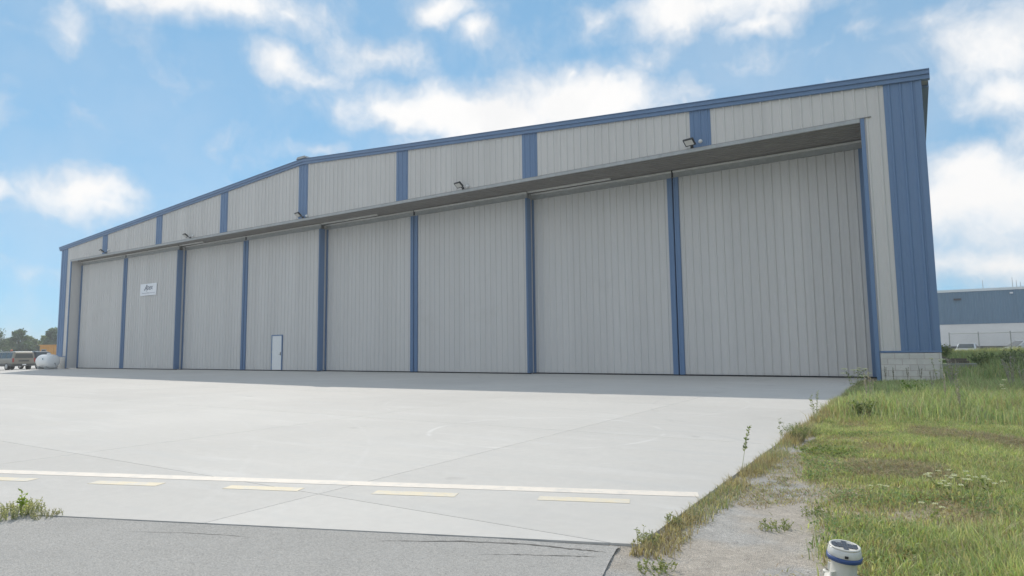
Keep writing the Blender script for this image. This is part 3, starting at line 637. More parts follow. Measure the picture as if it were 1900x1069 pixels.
vehicle('white_sedan', 'white car in the lot beyond the fence, beside the hangar corner', (33.3, 57.5, -.38), R(-100), sed_st, .88, paint('white_car_paint', (.72, .74, .76)), SUVL, (-1.35, 1.35), .31, ((-.95, -.1), (0, .75)))
van_st = [(-2.3, .40, 1.0, 1.62), (-2.15, .36, 1.02, 1.72), (-1.0, .34, 1.0, 1.76), (.5, .34, .98, 1.70), (1.45, .36, .98, 1.0), (2.15, .38, .86, .88), (2.3, .42, .74, .76)]
vehicle('silver_minivan', 'pale silver minivan at the right edge beyond the fence', (37.9, 55.6, -.38), R(205), van_st, .92, paint('silver_car_paint', (.5, .53, .55)), SUVL, (-1.4, 1.45), .33, ((-2.05, -1.1), (-1.0, -.1), (0, .7)))

# ------------------------------------------------------------------ white tank by the left corner
tk = thing('fuel_tank', 'white horizontal storage tank lying beside the left plinth of the hangar', 'tank', (-27.95, -1.2, base_z(-27.9)), R(2)); tk.scale = (1.03, 1.03, 1.03)
Mx = Matrix.Translation((0, 0, .60)) @ Matrix.Rotation(R(90), 4, 'Y')
MB().lathe([(.10, -1.02), (.34, -.96), (.46, -.86), (.5, -.75), (.5, .75), (.46, .86), (.34, .96), (.10, 1.02)], 28, Mx).build('shell', WHITE, tk, True)
for x in (-.55, .55): MB().box(x-.05, x+.05, -.42, .42, 0, .22).build('saddle', GALV, tk)
MB().lathe([(.13, 0), (.13, .10), (.10, .14), (.04, .15)], 14, Matrix.Translation((.1, 0, 1.08))).build('filler_cap', WHITE, tk)
MB().box(.30, .42, -.507, -.495, .72, .84).build('decal', mat('teal_decal', (.08, .22, .26), .5, 0, .05, 20), tk)
MB().tube((.98, 0, .45), (1.16, 0, .45), .03).tube((1.16, 0, .45), (1.16, 0, .12), .03).build('outlet_pipe', GALV, tk)
# orange site cabin
ORN = mat('orange_sheet_steel', (.66, .36, .12), .55, 0, .08, 1.5, dirt=((.40, .26, .12), 1.5, .6, .4), rnd=.03)
cb = thing('site_cabin', 'orange site cabin with a small window left of the hangar', 'cabin', (-58.0, 10.4, -.30), R(22))
MB().box(-1.0, 1.5, 0, 2.4, .15, 2.45).build('wall', ORN, cb)
MB().box(-1.1, 1.6, -.1, 2.5, 2.452, 2.53).build('roof', ORN, cb)
for q in range(7): MB().box(-.95+.36*q, -.95+.36*q+.08, -.03, -.001, .17, 2.44).build('rib', ORN, cb)
cw = MB().box(-.75, -.05, -.05, -.031, 1.2, 2.0).build('window', mat('cabin_window_frame', (.45, .44, .42), .5, 0, .05, 10), cb)
MB().box(-.68, -.12, -.06, -.051, 1.27, 1.93).build('pane', GLASS, cw)
for x in (-.8, 1.1): MB().box(x, x+.3, .1, 2.3, 0, .148).build('skid', SUVL, cb)

# ------------------------------------------------------------------ neighbouring warehouse, fence
NBL = mat('slate_blue_cladding', (.15, .245, .345), .5, 0, .05, .5, stretch=(2, 2, .2)); NBW = mat('whitewashed_block', (.80, .79, .77), .8, 0, .05, .7); NBR = mat('pale_roof_edge', (.72, .76, .78), .4, 0, .04, 1)
nb = thing('warehouse', 'slate blue warehouse with white block base behind the fence', 'warehouse', (0, 102, 0))
MB().box(22, 110, 0, 40, -.5, 4.12).build('block_base', NBW, nb)
MB().box(22, 110, -.08, -.002, -.5, .58).build('base_strip', SUVL, nb)
for q in range(22):
    a = 22+4*q; rb = MB(); prof = []
    for k in range(12): c = a+k/3; prof += [(c, 0), (c+.20, 0), (c+.23, -.06), (c+.30, -.06)]
    prof.append((a+3.99, 0)); n = len(prof)
    rb.add([(x, -.06+d, 4.14) for x, d in prof]+[(x, -.06+d, 9.35) for x, d in prof], [(i, i+1, n+i+1, n+i) for i in range(n-1)]).build('cladding_panel', NBL, nb)
MB().box(22, 110, -.02, 40, 4.125, 9.33).build('upper_wall', NBL, nb)
MB().box(21.8, 110.2, -.25, 40.2, 9.352, 9.75).build('roof_edge', NBR, nb)
MB().box(34.45, 35.45, -.35, -.13, 8.0, 8.3).build('vent', BLACKP, nb)
MB().box(41.7, 42.1, -.55, -.13, 8.7, 8.95).build('wall_lamp', HEADL, nb)
for i, (x, h, l) in enumerate(((38.6, 1.5, 'thin lone mast on the slate blue warehouse roof'), (42.4, 1.7, 'tall thin mast on the warehouse roof, left of a pair of shorter ones'), (42.9, 1.2, 'short thin mast in the middle of three on the warehouse roof'), (43.4, .9, 'shortest thin mast of three on the warehouse roof'))):
    o = MB().tube((0, 0, 0), (0, 0, h), .05, .03, 6).box(-.12, .12, -.12, .12, 0, .04).build('roof_mast', GALV); o.location = (x, 104, 9.75); tag(o, l, 'mast', 'masts on the warehouse roof')
P1, P2 = Vector((31.33, 43.1, 0)), Vector((39.0, 36.0, 0))
fe = thing('chain_link_fence', 'grey chain link fence in front of the parking lot', 'fence', P1)
d = P2-P1; L = d.length; dn = d.normalized(); NP = 5
for i in range(NP):
    p = dn*(L*i/(NP-1)); po = MB().tube(p, p+Vector((0, 0, 2.02)), .035, n=8).build('post', GALV, fe)
    MB().lathe([(.045, 2.02), (.045, 2.05), (.01, 2.08)], 8, Matrix.Translation(p)).build('cap', GALV, po)
MB().tube(Vector((0, 0, 1.95)), dn*L+Vector((0, 0, 1.95)), .022, n=6).build('top_rail', GALV, fe)
me_ = MB(); s = 0.0; wv = .0035
while s < L:
    for sg_ in (1, -1):
        e = s + sg_*1.85
        a_, z1 = s, 1.92
        e2 = min(max(e, 0), L); zz = .07 + (1.85)*(1-abs(e2-s)/1.85)
        p, q = dn*s+Vector((0, 0, .07)), dn*e2+Vector((0, 0, .07+abs(e2-s)))
        nrm = Vector((0, 0, 1)).cross(q-p); nn = (q-p).cross(Vector((-dn.y, dn.x, 0))).normalized()*wv
        me_.add([p-nn, p+nn, q+nn, q-nn], [(0,1,2,3)])
    s += .16
tag(me_.build('chain_mesh', GALV, fe), kind='stuff')

# ------------------------------------------------------------------ concrete footing and timbers beside the hangar
WOOD = mat('weathered_timber', (.20, .17, .14), .9, 0, .2, 6, stretch=(8, 1, 1)); FOOT = mat('grey_footing_concrete', (.36, .36, .34), .9, 0, .12, 3, bump=.3)
ft = MB().box(0, 1.5, 0, .9, -.05, .22).build('concrete_footing', FOOT); ft.location = (29.75, 13.2, 0); bv = ft.modifiers.new('bevel', 'BEVEL'); bv.width = .02
tag(ft, 'low grey concrete footing in the weeds behind the hangar corner', 'footing')
for (x, y, z, l, rz, tl, lab) in ((30.25, 13.6, .28, .9, 10, 0, 'weathered timber lying flat on the right of the footing'), (30.3, 13.62, .40, .62, -18, 0, 'short weathered timber stacked on top of another'), (29.82, 13.55, .42, .75, 5, 26, 'weathered timber propped aslant against the footing stack')):
    o = MB().box(-l/2, l/2, -.07, .07, -.055, .055).build('timber', WOOD); o.location = (x+.25, y, z); o.rotation_euler = (0, R(tl), R(rz)); tag(o, lab, 'timber', 'timbers on the footing')

# ------------------------------------------------------------------ solar marker light in the foreground
SB = mat('cream_plastic', (.66, .65, .60), .4, 0, .05, 30, dirt=((.42, .36, .26), 14, .60, .5)); SBL = mat('blue_band', (.04, .085, .24), .35, 0, .05, 30); CELL = mat('solar_cell', (.07, .085, .11), .18, 0, .1, 40, spec=.7); CLR = mat('cloudy_lens', (.62, .63, .61), .12, 0, .08, 30, spec=.7); STEEL = mat('bolt_steel', (.3, .28, .25), .5, .6, .1, 40)
sl = thing('solar_light', 'round white solar marker light with blue band in the foreground', 'marker light', (28.487, -19.66, gz(np.array([28.475]), np.array([-19.66]))[0]+.004))
sl.rotation_euler = (R(5), R(5), R(12))
MB().lathe([(.088, 0), (.088, .010), (.070, .014), (.064, .030), (.061, .075), (.063, .108), (.072, .120)], 40).build('base', SB, sl, True)
for k in range(4):
    a = R(45+90*k); c, s_ = math.cos(a), math.sin(a)
    ft_ = MB().lathe([(.024, 0), (.024, .012), (.018, .016)], 14, Matrix.Translation((c*.092, s_*.092, 0))); ft_.obox((c*.075, s_*.075, .035), (c*.016, s_*.016, 0), (-s_*.004, c*.004, 0), (0, 0, .026)); fo_ = ft_.build('foot', SB, sl)
    MB().lathe([(.009, .016), (.009, .024)], 6, Matrix.Translation((c*.094, s_*.094, 0))).build('bolt', STEEL, fo_)
MB().lathe([(.0745, .114), (.083, .117), (.0838, .137), (.0800, .1392)], 44).build('blue_band', SBL, sl, True)
MB().lathe([(.0790, .1394), (.0805, .142), (.0785, .158), (.0755, .172), (.0725, .178)], 44).build('lens_ring', CLR, sl, True)
MB().lathe([(.0740, .1783), (.0735, .184), (.0695, .1865), (.062, .1845), (.0615, .182)], 44).build('top_rim', SB, sl, True)
for i in range(-2, 3):
    for j in range(-2, 2):
        x0, x1 = i*.0245-.0112, i*.0245+.0112; y0, y1 = j*.030+.0012, j*.030+.0288
        x0, x1, y0, y1 = [v*.98 for v in (x0, x1, y0, y1)]
        if max(math.hypot(a, b_) for a in (x0, x1) for b_ in (y0, y1)) > .0665: continue
        MB().box(x0, x1, y0, y1, .1846, .1858).build('solar_cell', CELL, sl)
MB().box(-.008, .008, -.084, -.0792, .146, .158).build('sensor_window', BLACKP, sl)

# ------------------------------------------------------------------ vegetation
def build_cards(name, V, F, Cc, m, parent=None):
    me = bpy.data.meshes.new(name); nv, nf = len(V), len(F); k = F.shape[1]
    me.vertices.add(nv); me.vertices.foreach_set('co', V.astype(np.float32).ravel())
    me.loops.add(nf*k); me.loops.foreach_set('vertex_index', F.astype(np.int32).ravel())
    me.polygons.add(nf); me.polygons.foreach_set('loop_start', np.arange(0, nf*k, k, dtype=np.int32)); me.polygons.foreach_set('loop_total', np.full(nf, k, dtype=np.int32))
    me.update(calc_edges=True)
    a = me.color_attributes.new('col', 'FLOAT_COLOR', 'POINT'); a.data.foreach_set('color', np.concatenate([Cc, np.ones((nv,1))], 1).astype(np.float32).ravel())
    return link(name, me, m, parent)
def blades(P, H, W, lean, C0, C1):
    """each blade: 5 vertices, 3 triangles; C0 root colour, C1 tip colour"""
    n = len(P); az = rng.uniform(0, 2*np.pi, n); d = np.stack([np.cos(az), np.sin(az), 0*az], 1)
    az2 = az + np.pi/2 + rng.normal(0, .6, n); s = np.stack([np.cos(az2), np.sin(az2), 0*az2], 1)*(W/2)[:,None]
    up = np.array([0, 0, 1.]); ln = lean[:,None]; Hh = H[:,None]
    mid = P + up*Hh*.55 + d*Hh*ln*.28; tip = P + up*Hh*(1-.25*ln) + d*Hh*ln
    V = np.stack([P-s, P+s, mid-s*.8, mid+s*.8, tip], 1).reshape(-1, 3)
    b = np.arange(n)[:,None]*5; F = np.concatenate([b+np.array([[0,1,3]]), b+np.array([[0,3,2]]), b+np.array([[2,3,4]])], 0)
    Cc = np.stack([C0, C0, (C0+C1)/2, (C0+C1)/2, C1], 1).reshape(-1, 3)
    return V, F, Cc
GREEN = np.array([[.30, .385, .185], [.36, .425, .215], [.22, .31, .15], [.43, .46, .27], [.47, .47, .33], [.26, .36, .20]])
DRY = np.array([[.50, .43, .30], [.43, .35, .24], [.56, .50, .36], [.36, .28, .19]])
def pick(pal, n, jit=.18): return pal[rng.integers(0, len(pal), n)]*(1+rng.normal(0, jit, (n, 1)))
def in_hangar(x, y): return (x < XC+.08) & (y > -.10)
def scatter(n, x0, x1, y0, y1, dens):
    x = rng.uniform(x0, x1, n); y = rng.uniform(y0, y1, n); k = (rng.uniform(0, 1, n) < dens(x, y)) & ~in_hangar(x, y) & (x > np.where(y > FRY-.1, AX+.01, asph_edge_x(y)+.02))
    k &= np.hypot(x-28.475, y+19.66) > .10
    # leave the footing clear
    k &= ~((x > 29.7) & (x < 31.3) & (y > 12.0) & (y < 14.2))
    x, y = x[k], y[k]; return x, y, np.stack([x, y, gz(x, y)-.004], 1)
def tallness(x, y):  # 0 mown sward near the camera, 1 rough weeds towards the hangar
    return sstep(-12.4, -10.2, y + .7*(fbm(x, y, 1.5, 61)-.5) + .5*sstep(28.2, 27.4, x))
# short sward
x, y, P = scatter(330000, 27.4, 31.6, -21.2, -9.5, lambda x, y: np.clip((1-gravelness(x, y))**1.5*(1-hay(x, y)*.93)*(1-.75*drypatch(x, y))*(.25+.75*lushness(x, y))*sstep(-21.8, -19, y+.4*fbm(x,y,.7,3)+(x-27.4)*.9), 0, 1)*(1-.6*tallness(x, y)))
n = len(x); lu = lushness(x, y)
H = (.022+.045*lu*rng.uniform(.4, 1.3, n)+.02*rng.random(n))*(.75+.7*fbm(x, y, .35, 71))*(1+1.1*sstep(28.75, 29.3, x)*sstep(-17.2, -18.4, y)); dry = rng.random(n) < (.46-.30*lu+.3*drypatch(x, y))
tint = (.95+.75*fbm(x, y, .6, 73))[:,None]*np.array([1.06, 1, .95])
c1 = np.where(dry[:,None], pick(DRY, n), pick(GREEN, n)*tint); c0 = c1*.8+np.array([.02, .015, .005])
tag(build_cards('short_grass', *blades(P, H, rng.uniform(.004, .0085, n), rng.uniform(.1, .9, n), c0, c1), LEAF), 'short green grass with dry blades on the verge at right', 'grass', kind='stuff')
# dry thatch, mown hay and edge tufts
x, y, P = scatter(240000, 27.4, 31, -20.6, -11, lambda x, y: np.clip(hay(x, y)*.85 + .6*drypatch(x, y)*(1-gravelness(x, y)) + .20*(1-gravelness(x, y)) + .45*sstep(.54, .66, fbm(x, y, .45, 81))*gravelness(x, y)*sstep(.95, .5, x-AX), 0, 1)*(1-tallness(x, y)))
n = len(x); c1 = pick(DRY, n); c1 = np.where((rng.random(n) < .22)[:,None], pick(GREEN, n), c1)
tag(build_cards('dry_thatch', *blades(P, rng.uniform(.015, .05, n)+.085*hay(x, y)*rng.random(n), rng.uniform(.004, .008, n), rng.uniform(.8, 2.6, n), c1*.85, c1), LEAF), 'brown dry thatch and mown hay lying between the green grass', 'dry grass', kind='stuff')
x, y, P = scatter(44000, AX, AX+.34, FRY-.15, -1, lambda x, y: (1-sstep(.06, .30, x-AX+.12*(fbm(x, y, .5, 5)-.5)))*(.25+.75*sstep(.34, .55, fbm(y*0+3, y, .55, 93))))
n = len(x); H = rng.uniform(.02, .105, n)*(.4+1.0*fbm(x, y, .35, 95))*(1+.9*sstep(-16.5, -13, y)); g = sstep(.4, .62, fbm(x*0, y, .9, 97))
c1 = np.where((rng.random(n) < g*.75)[:,None], pick(GREEN, n)*np.array([1.25, 1.05, 1.3]), pick(DRY, n))
tag(build_cards('edge_tufts', *blades(P, H, rng.uniform(.004, .007, n), rng.uniform(.1, 1.0, n), c1*.85, c1), LEAF), 'half dry grass tufts lining the right edge of the concrete', 'grass', kind='stuff')
# rough tall grass up to the hangar and beyond
x, y, P = scatter(190000, 27.4, 36, -12.6, .6, lambda x, y: tallness(x, y)*(.35+.65*fbm(x, y, .8, 101))*np.where(x > 33, .5, 1))
n = len(x); cl = sstep(.36, .66, fbm(x, y, 1.0, 103)); H = (.10+.34*rng.random(n)**1.3*(.45+.8*cl))*(1-.3*sstep(-4, -1, y)*sstep(29.6, 29.2, x))
H *= (.55+.45*sstep(AX, AX+.7, x))*(1-.55*sstep(-6.5, -3, y)*sstep(30.0, 29.4, x))
dry = rng.random(n) < .16+.25*sstep(.5, .66, fbm(x, y, .9, 105)); c1 = np.where(dry[:,None], pick(DRY, n), pick(GREEN, n)*(.95+.75*fbm(x, y, .9, 107))[:,None])
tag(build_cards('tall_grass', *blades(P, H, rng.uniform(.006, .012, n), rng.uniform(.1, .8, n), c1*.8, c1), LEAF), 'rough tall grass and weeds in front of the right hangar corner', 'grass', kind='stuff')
x, y, P = scatter(130000, 29.6, 47, -2, 46, lambda x, y: (.3+.7*fbm(x, y, 1.5, 111)))
n = len(x); H = (.30+.62*rng.random(n)*(.4+fbm(x, y, 2.0, 113)))*(1-.68*sstep(31.6, 30.9, x)*sstep(14.5, 13, y)*sstep(-1, 3, y)); yl = sstep(26, 34, y+.5*(x-30))
c1 = np.where((rng.random(n) < .12+.5*yl)[:,None], np.array([.46, .43, .22])*(1+rng.normal(0, .15, (n, 1))), pick(GREEN, n)*(.75+.7*fbm(x, y, 2, 115))[:,None])
tag(build_cards('field_grass', *blades(P, H, rng.uniform(.012, .03, n), rng.uniform(.1, .7, n), c1*.8, c1), LEAF), 'long meadow grass between the hangar side and the fence', 'grass', kind='stuff')
# gravel stones on the verge
x, y, P = scatter(15000, 27.4, 29.4, -21.5, -13, lambda x, y: gravelness(x, y)*.8); n = len(x); s = rng.uniform(.003, .0075, n)[:,None]
base = np.array([[1,0,0],[-1,0,0],[0,1,0],[0,-1,0],[0,0,.75],[0,0,-.5]]); th = rng.uniform(0, 6.28, n); Rm = np.stack([np.stack([np.cos(th), -np.sin(th), 0*th], 1), np.stack([np.sin(th), np.cos(th), 0*th], 1), np.stack([0*th, 0*th, 1+0*th], 1)], 1)
V = (np.einsum('nij,kj->nki', Rm, base*np.array([1, .75, .8]))*s[:,:,None]*(1+rng.normal(0, .2, (n, 6, 1))) + P[:,None,:]).reshape(-1, 3)
fb = np.array([[0,2,4],[2,1,4],[1,3,4],[3,0,4],[2,0,5],[1,2,5],[3,1,5],[0,3,5]]); F = (np.arange(n)[:,None,None]*6+fb).reshape(-1, 3)
cc = np.repeat(np.array([.47, .45, .42])*(1+rng.normal(0, .28, (n, 1))), 6, 0).clip(.05, .8)
STONE = leaf_mat('gravel_stone', 0.0, .9)
tag(build_cards('loose_gravel', V, F, cc, STONE), 'loose grey gravel on the bare strip beside the concrete', 'gravel', kind='stuff')

# low broad leaves (clover, plantain) in patches through the sward
x, y, P = scatter(120000, 27.5, 31.6, -20.4, -9.8, lambda x, y: sstep(.50, .62, fbm(x, y, .55, 121))*(1-gravelness(x, y))*(1-hay(x, y))*.9)
n = len(x); P[:,2] += rng.uniform(.006, .055, n)*(.5+fbm(x, y, .3, 123)); az = rng.uniform(0, 6.283, n); L = rng.uniform(.012, .030, n); tl = rng.uniform(-.1, .7, n)
d = np.stack([np.cos(az), np.sin(az), tl], 1); sd = np.stack([-np.sin(az), np.cos(az), rng.normal(0, .25, n)], 1); Lc = L[:,None]
V = np.stack([P, P+d*Lc*.5+sd*Lc*.32, P+d*Lc, P+d*Lc*.5-sd*Lc*.32], 1).reshape(-1, 3)
cg = np.array([[.20, .30, .12], [.25, .35, .15], [.17, .26, .11], [.33, .40, .18]])[rng.integers(0, 4, n)]*(1+rng.normal(0, .15, (n, 1)))
tag(build_cards('ground_cover', V, np.arange(4*n).reshape(-1, 4), np.repeat(cg, 4, 0), LEAF), 'patches of low broad leaved clover among the short grass', 'clover', kind='stuff')
STEM = mat('weed_stem', (.34, .36, .18), .7, 0, .15, 30); STEMD = mat('dry_stem', (.36, .31, .25), .8, 0, .15, 30)
def leaves_mesh(pts, dirs, size, width, cols):
    n = len(pts); d = dirs/np.linalg.norm(dirs, axis=1, keepdims=True); r = rng.normal(0, 1, (n, 3)); s = np.cross(d, r); s /= np.linalg.norm(s, axis=1, keepdims=True)
    L = size[:,None]; w = (size*width)[:,None]; nrm = np.cross(s, d)
    V = np.stack([pts, pts+d*L*.5+s*w*.5+nrm*L*.06, pts+d*L-nrm*L*.08, pts+d*L*.5-s*w*.5+nrm*L*.06], 1).reshape(-1, 3)
    return V, np.arange(4*n).reshape(-1, 4), np.repeat(cols, 4, 0)
def weed(name, label, loc, h, nst, spread, lsize, lwidth, pal, nl=14, flower=None, fsize=.05, stem=STEM, lean=(0, 0), cat='weed', group='weeds on the verge', bare=.08):
    z = float(gz(np.array([loc[0]]), np.array([loc[1]]))[0]) if len(loc) < 3 else loc[2]
    t = thing(name, label, cat, (loc[0], loc[1], z), 0, group)
    sm = MB(); pts, dirs, fl = [], [], []
    for i in range(nst):
        a = rng.uniform(0, 2*np.pi); r = spread*math.sqrt(rng.random()); hh = h*rng.uniform(.6, 1.0) if nst > 1 else h
        rf = 0. if nst <= 12 else (.9 if h < .14 else .35); b0 = Vector((math.cos(a+.6*rng.normal())*r*rf, math.sin(a)*r*rf, -.01)); tip = Vector((math.cos(a)*r+lean[0]*hh, math.sin(a)*r+lean[1]*hh, hh)); mid = b0.lerp(tip, .55)+Vector((0, 0, hh*.06))
        rad = max(.0022, .006*h); sm.tube(b0, mid, rad, rad*.8, 5, False); sm.tube(mid, tip, rad*.8, rad*.4, 5, False)
        for k in range(nl):
            f = bare+(1-bare)*rng.random(); p = b0.lerp(mid, f/.55) if f < .55 else mid.lerp(tip, (f-.55)/.45)
            aa = rng.uniform(0, 2*np.pi); pts.append(p); dirs.append((math.cos(aa), math.sin(aa), rng.uniform(.2, 1.1)))
        fl.append(tip)
    if nst <= 12: sm.tube((0, 0, -.02), (0, 0, .015), .012, .008, 6)
    st_ = sm.build('stem', stem, t)
    if nst > 1: tag(st_, kind='stuff')
    pts, dirs = np.array(pts), np.array(dirs); n = len(pts)
    pal = np.array(pal); c = pal[rng.integers(0, len(pal), n)]*(1+rng.normal(0, .15, (n, 1)))
    build_cards('foliage', *leaves_mesh(pts, dirs, lsize*rng.uniform(.6, 1.25, n), lwidth, c), LEAF, t)
    if flower is not None:
        for tip in fl:
            kq = 26; q = np.array([[math.cos(b)*r_, math.sin(b)*r_, rng.uniform(-.15, .15)] for b, r_ in zip(rng.uniform(0, 6.28, kq), np.sqrt(rng.random(kq)))])*fsize*.6
            build_cards('flower', *leaves_mesh(np.array(tip)+q, q*np.array([1, 1, .3])+np.array([0, 0, .4*fsize]), np.full(kq, fsize*.42), .8, np.array(flower)*(1+rng.normal(0, .06, (kq, 1)))), LEAF, t)
    return t
G1 = [(.20, .26, .09), (.25, .31, .11), (.15, .20, .08)]; G2 = [(.36, .37, .18), (.43, .42, .25), (.30, .31, .15)]; G3 = [(.28, .31, .20), (.34, .35, .25), (.22, .25, .15)]; BR = [(.16, .12, .09), (.20, .16, .12), (.12, .10, .085)]; PU = [(.42, .38, .40), (.48, .44, .46), (.36, .34, .33)]
WH = (.72, .72, .68)
e = lambda x: front_y(x)
# the clump on the apron joint at lower left
weed('weed_clump', 'pale olive weed clump growing from the joint at lower left', (23.02, e(23.02)-.02, 0), .085, 110, .19, .012, .6, [(.52, .52, .30), (.60, .57, .42), (.50, .46, .36), (.44, .46, .30)], 26, cat='weed', group='weeds in the apron joint')
weed('weed_sprig', 'bright green upright sprig rising from the pale clump at lower left', (23.06, e(23.06)-.01, 0), .19, 5, .03, .03, .5, [(.34, .44, .10), (.42, .50, .14)], 24, group='weeds in the apron joint')
weed('weed_clump', 'pale weed clump cut by the left edge of the picture', (22.60, e(22.60)-.02, 0), .07, 40, .10, .013, .6, G2+G3, 20, group='weeds in the apron joint')
weed('weed_clump', 'thin trailing weed right of the pale clump at lower left', (23.28, e(23.28)-.01, 0), .035, 40, .11, .010, .5, [(.45, .40, .33), (.40, .38, .26)], 16, group='weeds in the apron joint')
weed('weed_clump', 'dark green weed at the front right corner of the concrete', (AX+.02, -19.55), .10, 26, .09, .018, .5, G3+G2, 12)
weed('weed_clump', 'green weed just behind the front right corner of the concrete', (AX+.02, -19.05), .075, 20, .07, .016, .5, G3+G2, 12)
weed('weed_stalk', 'tall lone weed stalk leaning over the edge of the concrete', (AX+.03, -17.05), .46, 1, .0, .032, .42, G3+G1, 70, lean=(.18, .16), bare=.45)
weed('weed_stalk', 'thin bare weed stalk farther along the edge of the concrete', (AX+.03, -14.9), .40, 2, .05, .035, .4, G3, 14, lean=(.05, .05), bare=.4)
weed('bushy_weed', 'round grey green bushy weed at the edge of the concrete', (27.52, -14.45), .22, 70, .19, .022, .35, G3+G1, 16)
weed('weed_stalk', 'airy weed standing at the start of the tall grass by the concrete', (27.48, -12.4), .62, 4, .16, .04, .4, G3, 16, bare=.3)
weed('flowering_weed', 'white flowering weed at the shadow edge beside the concrete', (27.55, -5.2), .62, 12, .35, .06, .4, G1+G3, 12, WH, .07, bare=.2)
weed('bushy_weed', 'low dark leafed weed in the grass below the shadow edge', (28.05, -11.15), .30, 40, .24, .05, .5, G1+G3, 16)
weed('bushy_weed', 'bright green leafy weed in the tall grass before the plinth', (28.75, -6.7), .38, 26, .30, .06, .5, [(.16, .26, .05), (.2, .3, .07)], 14)
weed('bushy_weed', 'wide leafy weed near the middle of the short grass', (27.95, -15.35), .06, 60, .34, .03, .55, G1+G2, 10)
for i, (x, y, h, l) in enumerate(((28.02, -.5, .85, 'dark dock stalk before the left side of the right plinth'), (28.22, -.6, .55, 'short dark dock stalk before the right plinth'), (28.60, -.45, .70, 'thin dark dock stalk before the middle of the right plinth'), (28.93, -.5, .72, 'dark dock stalk before the right side of the right plinth'))):
    weed('dock_stalk', l, (x, y), h*.9, 2, .05, .022, .6, [(.13, .15, .11), (.17, .16, .13), (.22, .18, .14)], 80, stem=STEMD, bare=.3, group='dock stalks by the plinth')
for i, (x, y, h, l) in enumerate(((28.05, -9.7, .75, 'faded mauve seed stalk nearest the concrete in the tall grass'), (28.0, -7.9, .8, 'pair of faded mauve seed stalks behind the nearest one'), (29.45, -10.5, .62, 'faded mauve seed stalk standing alone in the tall grass'), (29.3, -8.3, .7, 'thin mauve seed stalk in the tall grass below the hangar corner'), (29.15, -6.2, .8, 'mauve seed stalk in the tall grass left of the white umbel'))):
    weed('seed_stalk', l, (x, y), h, 3, .07, .028, .6, PU, 34, stem=STEMD, bare=.4, group='mauve seed stalks')
for i, (x, y, h, l) in enumerate(((30.65, -5.2, 1.0, 'pale lilac flowering stalk at the right edge of the tall grass'), (30.9, -4.9, .85, 'shorter lilac flowering stalk beside the pale one'), (29.6, -4.6, .9, 'lilac haze of stalks beyond the tall grass'))):
    weed('lilac_weed', l, (x, y), h, 8, .16, .04, .5, PU+[(.38, .37, .42)], 24, stem=STEMD, bare=.35, group='lilac weeds')
weed('flowering_weed', 'white umbel weed right of the plinth in the tall grass', (29.3, -4.4), .85, 5, .30, .05, .4, G1, 8, WH, .07)
weed('flowering_weed', 'white flowered weed low at the right end of the tall grass', (30.2, -8.2), .5, 4, .10, .05, .4, G1, 8, WH, .04)
weed('pale_bush', 'pale silvery leafed bush in the shade right of the hangar', (31.55, 2.4), 1.05, 34, .55, .12, .38, [(.30, .33, .25), (.24, .28, .18), (.18, .22, .12)], 18, cat='bush', group='bushes by the hangar side')
for i, (x, y, h, sp, l) in enumerate(((31.6, 11.5, .75, .8, 'dark green bush right of the concrete footing'), (32.6, 7.5, .8, .8, 'dark green bush behind the pale silvery one'), (29.95, 16.5, 1.15, .5, 'leafy bush touching the hangar side wall'), (33.3, 14, .7, 1.0, 'broad dark bush towards the fence'))):
    weed('leafy_bush', l, (x, y), h, 46, sp, .11, .5, [(.17, .23, .10), (.21, .27, .12), (.13, .18, .08), (.25, .26, .14)], 26, cat='bush', group='bushes by the hangar side')
for i, (x, y, l) in enumerate(((28.98, -17.05, 'left cluster of white daisies in the short grass'), (29.15, -16.95, 'middle cluster of white daisies in the short grass'), (29.28, -17.1, 'right cluster of white daisies in the short grass'), (29.03, -17.35, 'lowest cluster of white daisies in the short grass'), (28.55, -17.8, 'pair of small white flowers left of the daisies'), (28.9, -18.1, 'white blossom below the daisies in the short grass'))):
    weed('daisy_cluster', l, (x, y), .15, 7 if i < 4 else 3, .13, .03, .4, G1, 5, WH, .024, cat='flowers', group='daisies in the grass')
for i, (x, y, l) in enumerate(((28.02, -18.8, 'small yellowish weed in the gravel left of the marker light'), (28.2, -18.3, 'green weed at the end of the gravel behind the marker light'), (27.6, -19.95, 'low weed in the gravel at the bottom edge'))):
    weed('gravel_weed', l, (x, y), .06, 26, .11, .016, .5, G2+G1, 12, group='weeds in the gravel')

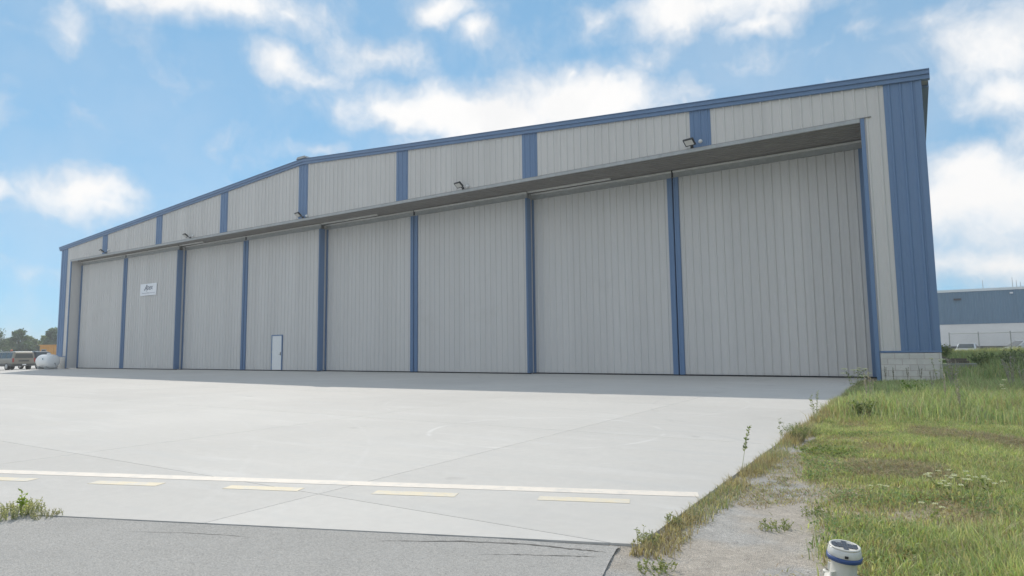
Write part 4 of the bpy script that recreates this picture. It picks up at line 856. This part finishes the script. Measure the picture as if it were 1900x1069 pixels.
# trees beyond the yard
BARK = mat('bark', (.10, .085, .07), .9, 0, .2, 4)
def tree(label, x, y, h, rw, pal, seed):
    rg = np.random.default_rng(seed); t = thing('tree', label, 'tree', (x, y, -.35), 0, 'trees beyond the yard')
    tr = MB().tube((0, 0, 0), (.1, .1, h*.4), .28, .2, 8, False).tube((.1, .1, h*.4), (0, 0, h*.85), .2, .05, 8, False)
    cl = []
    for k in range(26):
        a = rg.uniform(0, 6.28); f = rg.uniform(.22, 1.0); r = rw*math.sin(math.pi*min(.97, .18+.80*f))**.7*rg.uniform(.2, 1)*(1.1-.35*f); c = Vector((math.cos(a)*r, math.sin(a)*r, h*(.12+.84*f))); cl.append((c, rw*rg.uniform(.22, .40)))
        tr.tube((0, 0, c.z*.7), c, .09, .03, 5, False)
    tr.build('trunk', BARK, t)
    pts, cols = [], []; pal = np.array(pal)
    for c, r in cl:
        m = 130; q = rg.normal(0, 1, (m, 3)); q /= np.linalg.norm(q, axis=1, keepdims=True); q *= (r*rg.random((m, 1))**.4); q[:,2] *= .75
        pts.append(np.array(c)+q); cols.append(np.repeat(pal[rg.integers(0, len(pal))][None]*rg.uniform(.75, 1.25), m, 0)*(1+rg.normal(0, .14, (m, 1))))
    pts = np.concatenate(pts); cols = np.concatenate(cols); n = len(pts)
    build_cards('crown', *leaves_mesh(pts, rg.normal(0, 1, (n, 3)), rg.uniform(.22, .5, n), .7, cols), TREELEAF, t)
TG = [(.10, .165, .07), (.125, .19, .08), (.085, .14, .06)]; TY = [(.19, .25, .085), (.165, .22, .085), (.22, .27, .11)]; TS = [(.16, .22, .15), (.22, .28, .20), (.12, .17, .11)]
for l, x, y, h, rw, pal, sd in (('large dark round tree at the left edge of the picture', -143, 32.5, 7.4, 4.2, TG, 1), ('dark tree next to the large one at left', -139, 36.5, 7.0, 2.6, TG, 2), ('yellow green low tree in the middle of the left tree line', -146, 41, 5.4, 2.8, TY, 3),
        ('small light green tree left of the orange cabin', -141, 42.5, 5.6, 2.6, TY, 4), ('pale grey green tree behind the orange cabin', -133, 40.5, 6.9, 2.6, TS, 5), ('bushy tree touching the hangar outline on the left', -131, 43.0, 6.2, 2.8, TS+TG, 6), ('low tree in the gap of the left tree line', -150, 38.5, 5.0, 3.0, TY+TG, 7)): tree(l, x, y, h, rw, pal, sd)

# ------------------------------------------------------------------ summer haze
hz = MB().box(-930, 930, -530, 1030, -1.6, 13.5).build('haze', None)
hm = bpy.data.materials.new('haze'); hm.use_nodes = True; hn = hm.node_tree.nodes; hn.clear()
ho = hn.new('ShaderNodeOutputMaterial'); hv = hn.new('ShaderNodeVolumePrincipled'); hv.inputs['Color'].default_value = (.86, .91, .95, 1); hv.inputs['Density'].default_value = HAZE; hv.inputs['Anisotropy'].default_value = .3
hm.node_tree.links.new(hv.outputs[0], ho.inputs['Volume']); hz.data.materials.append(hm); tag(hz, kind='stuff'); hz['label'] = 'thin pale summer haze over the airfield'
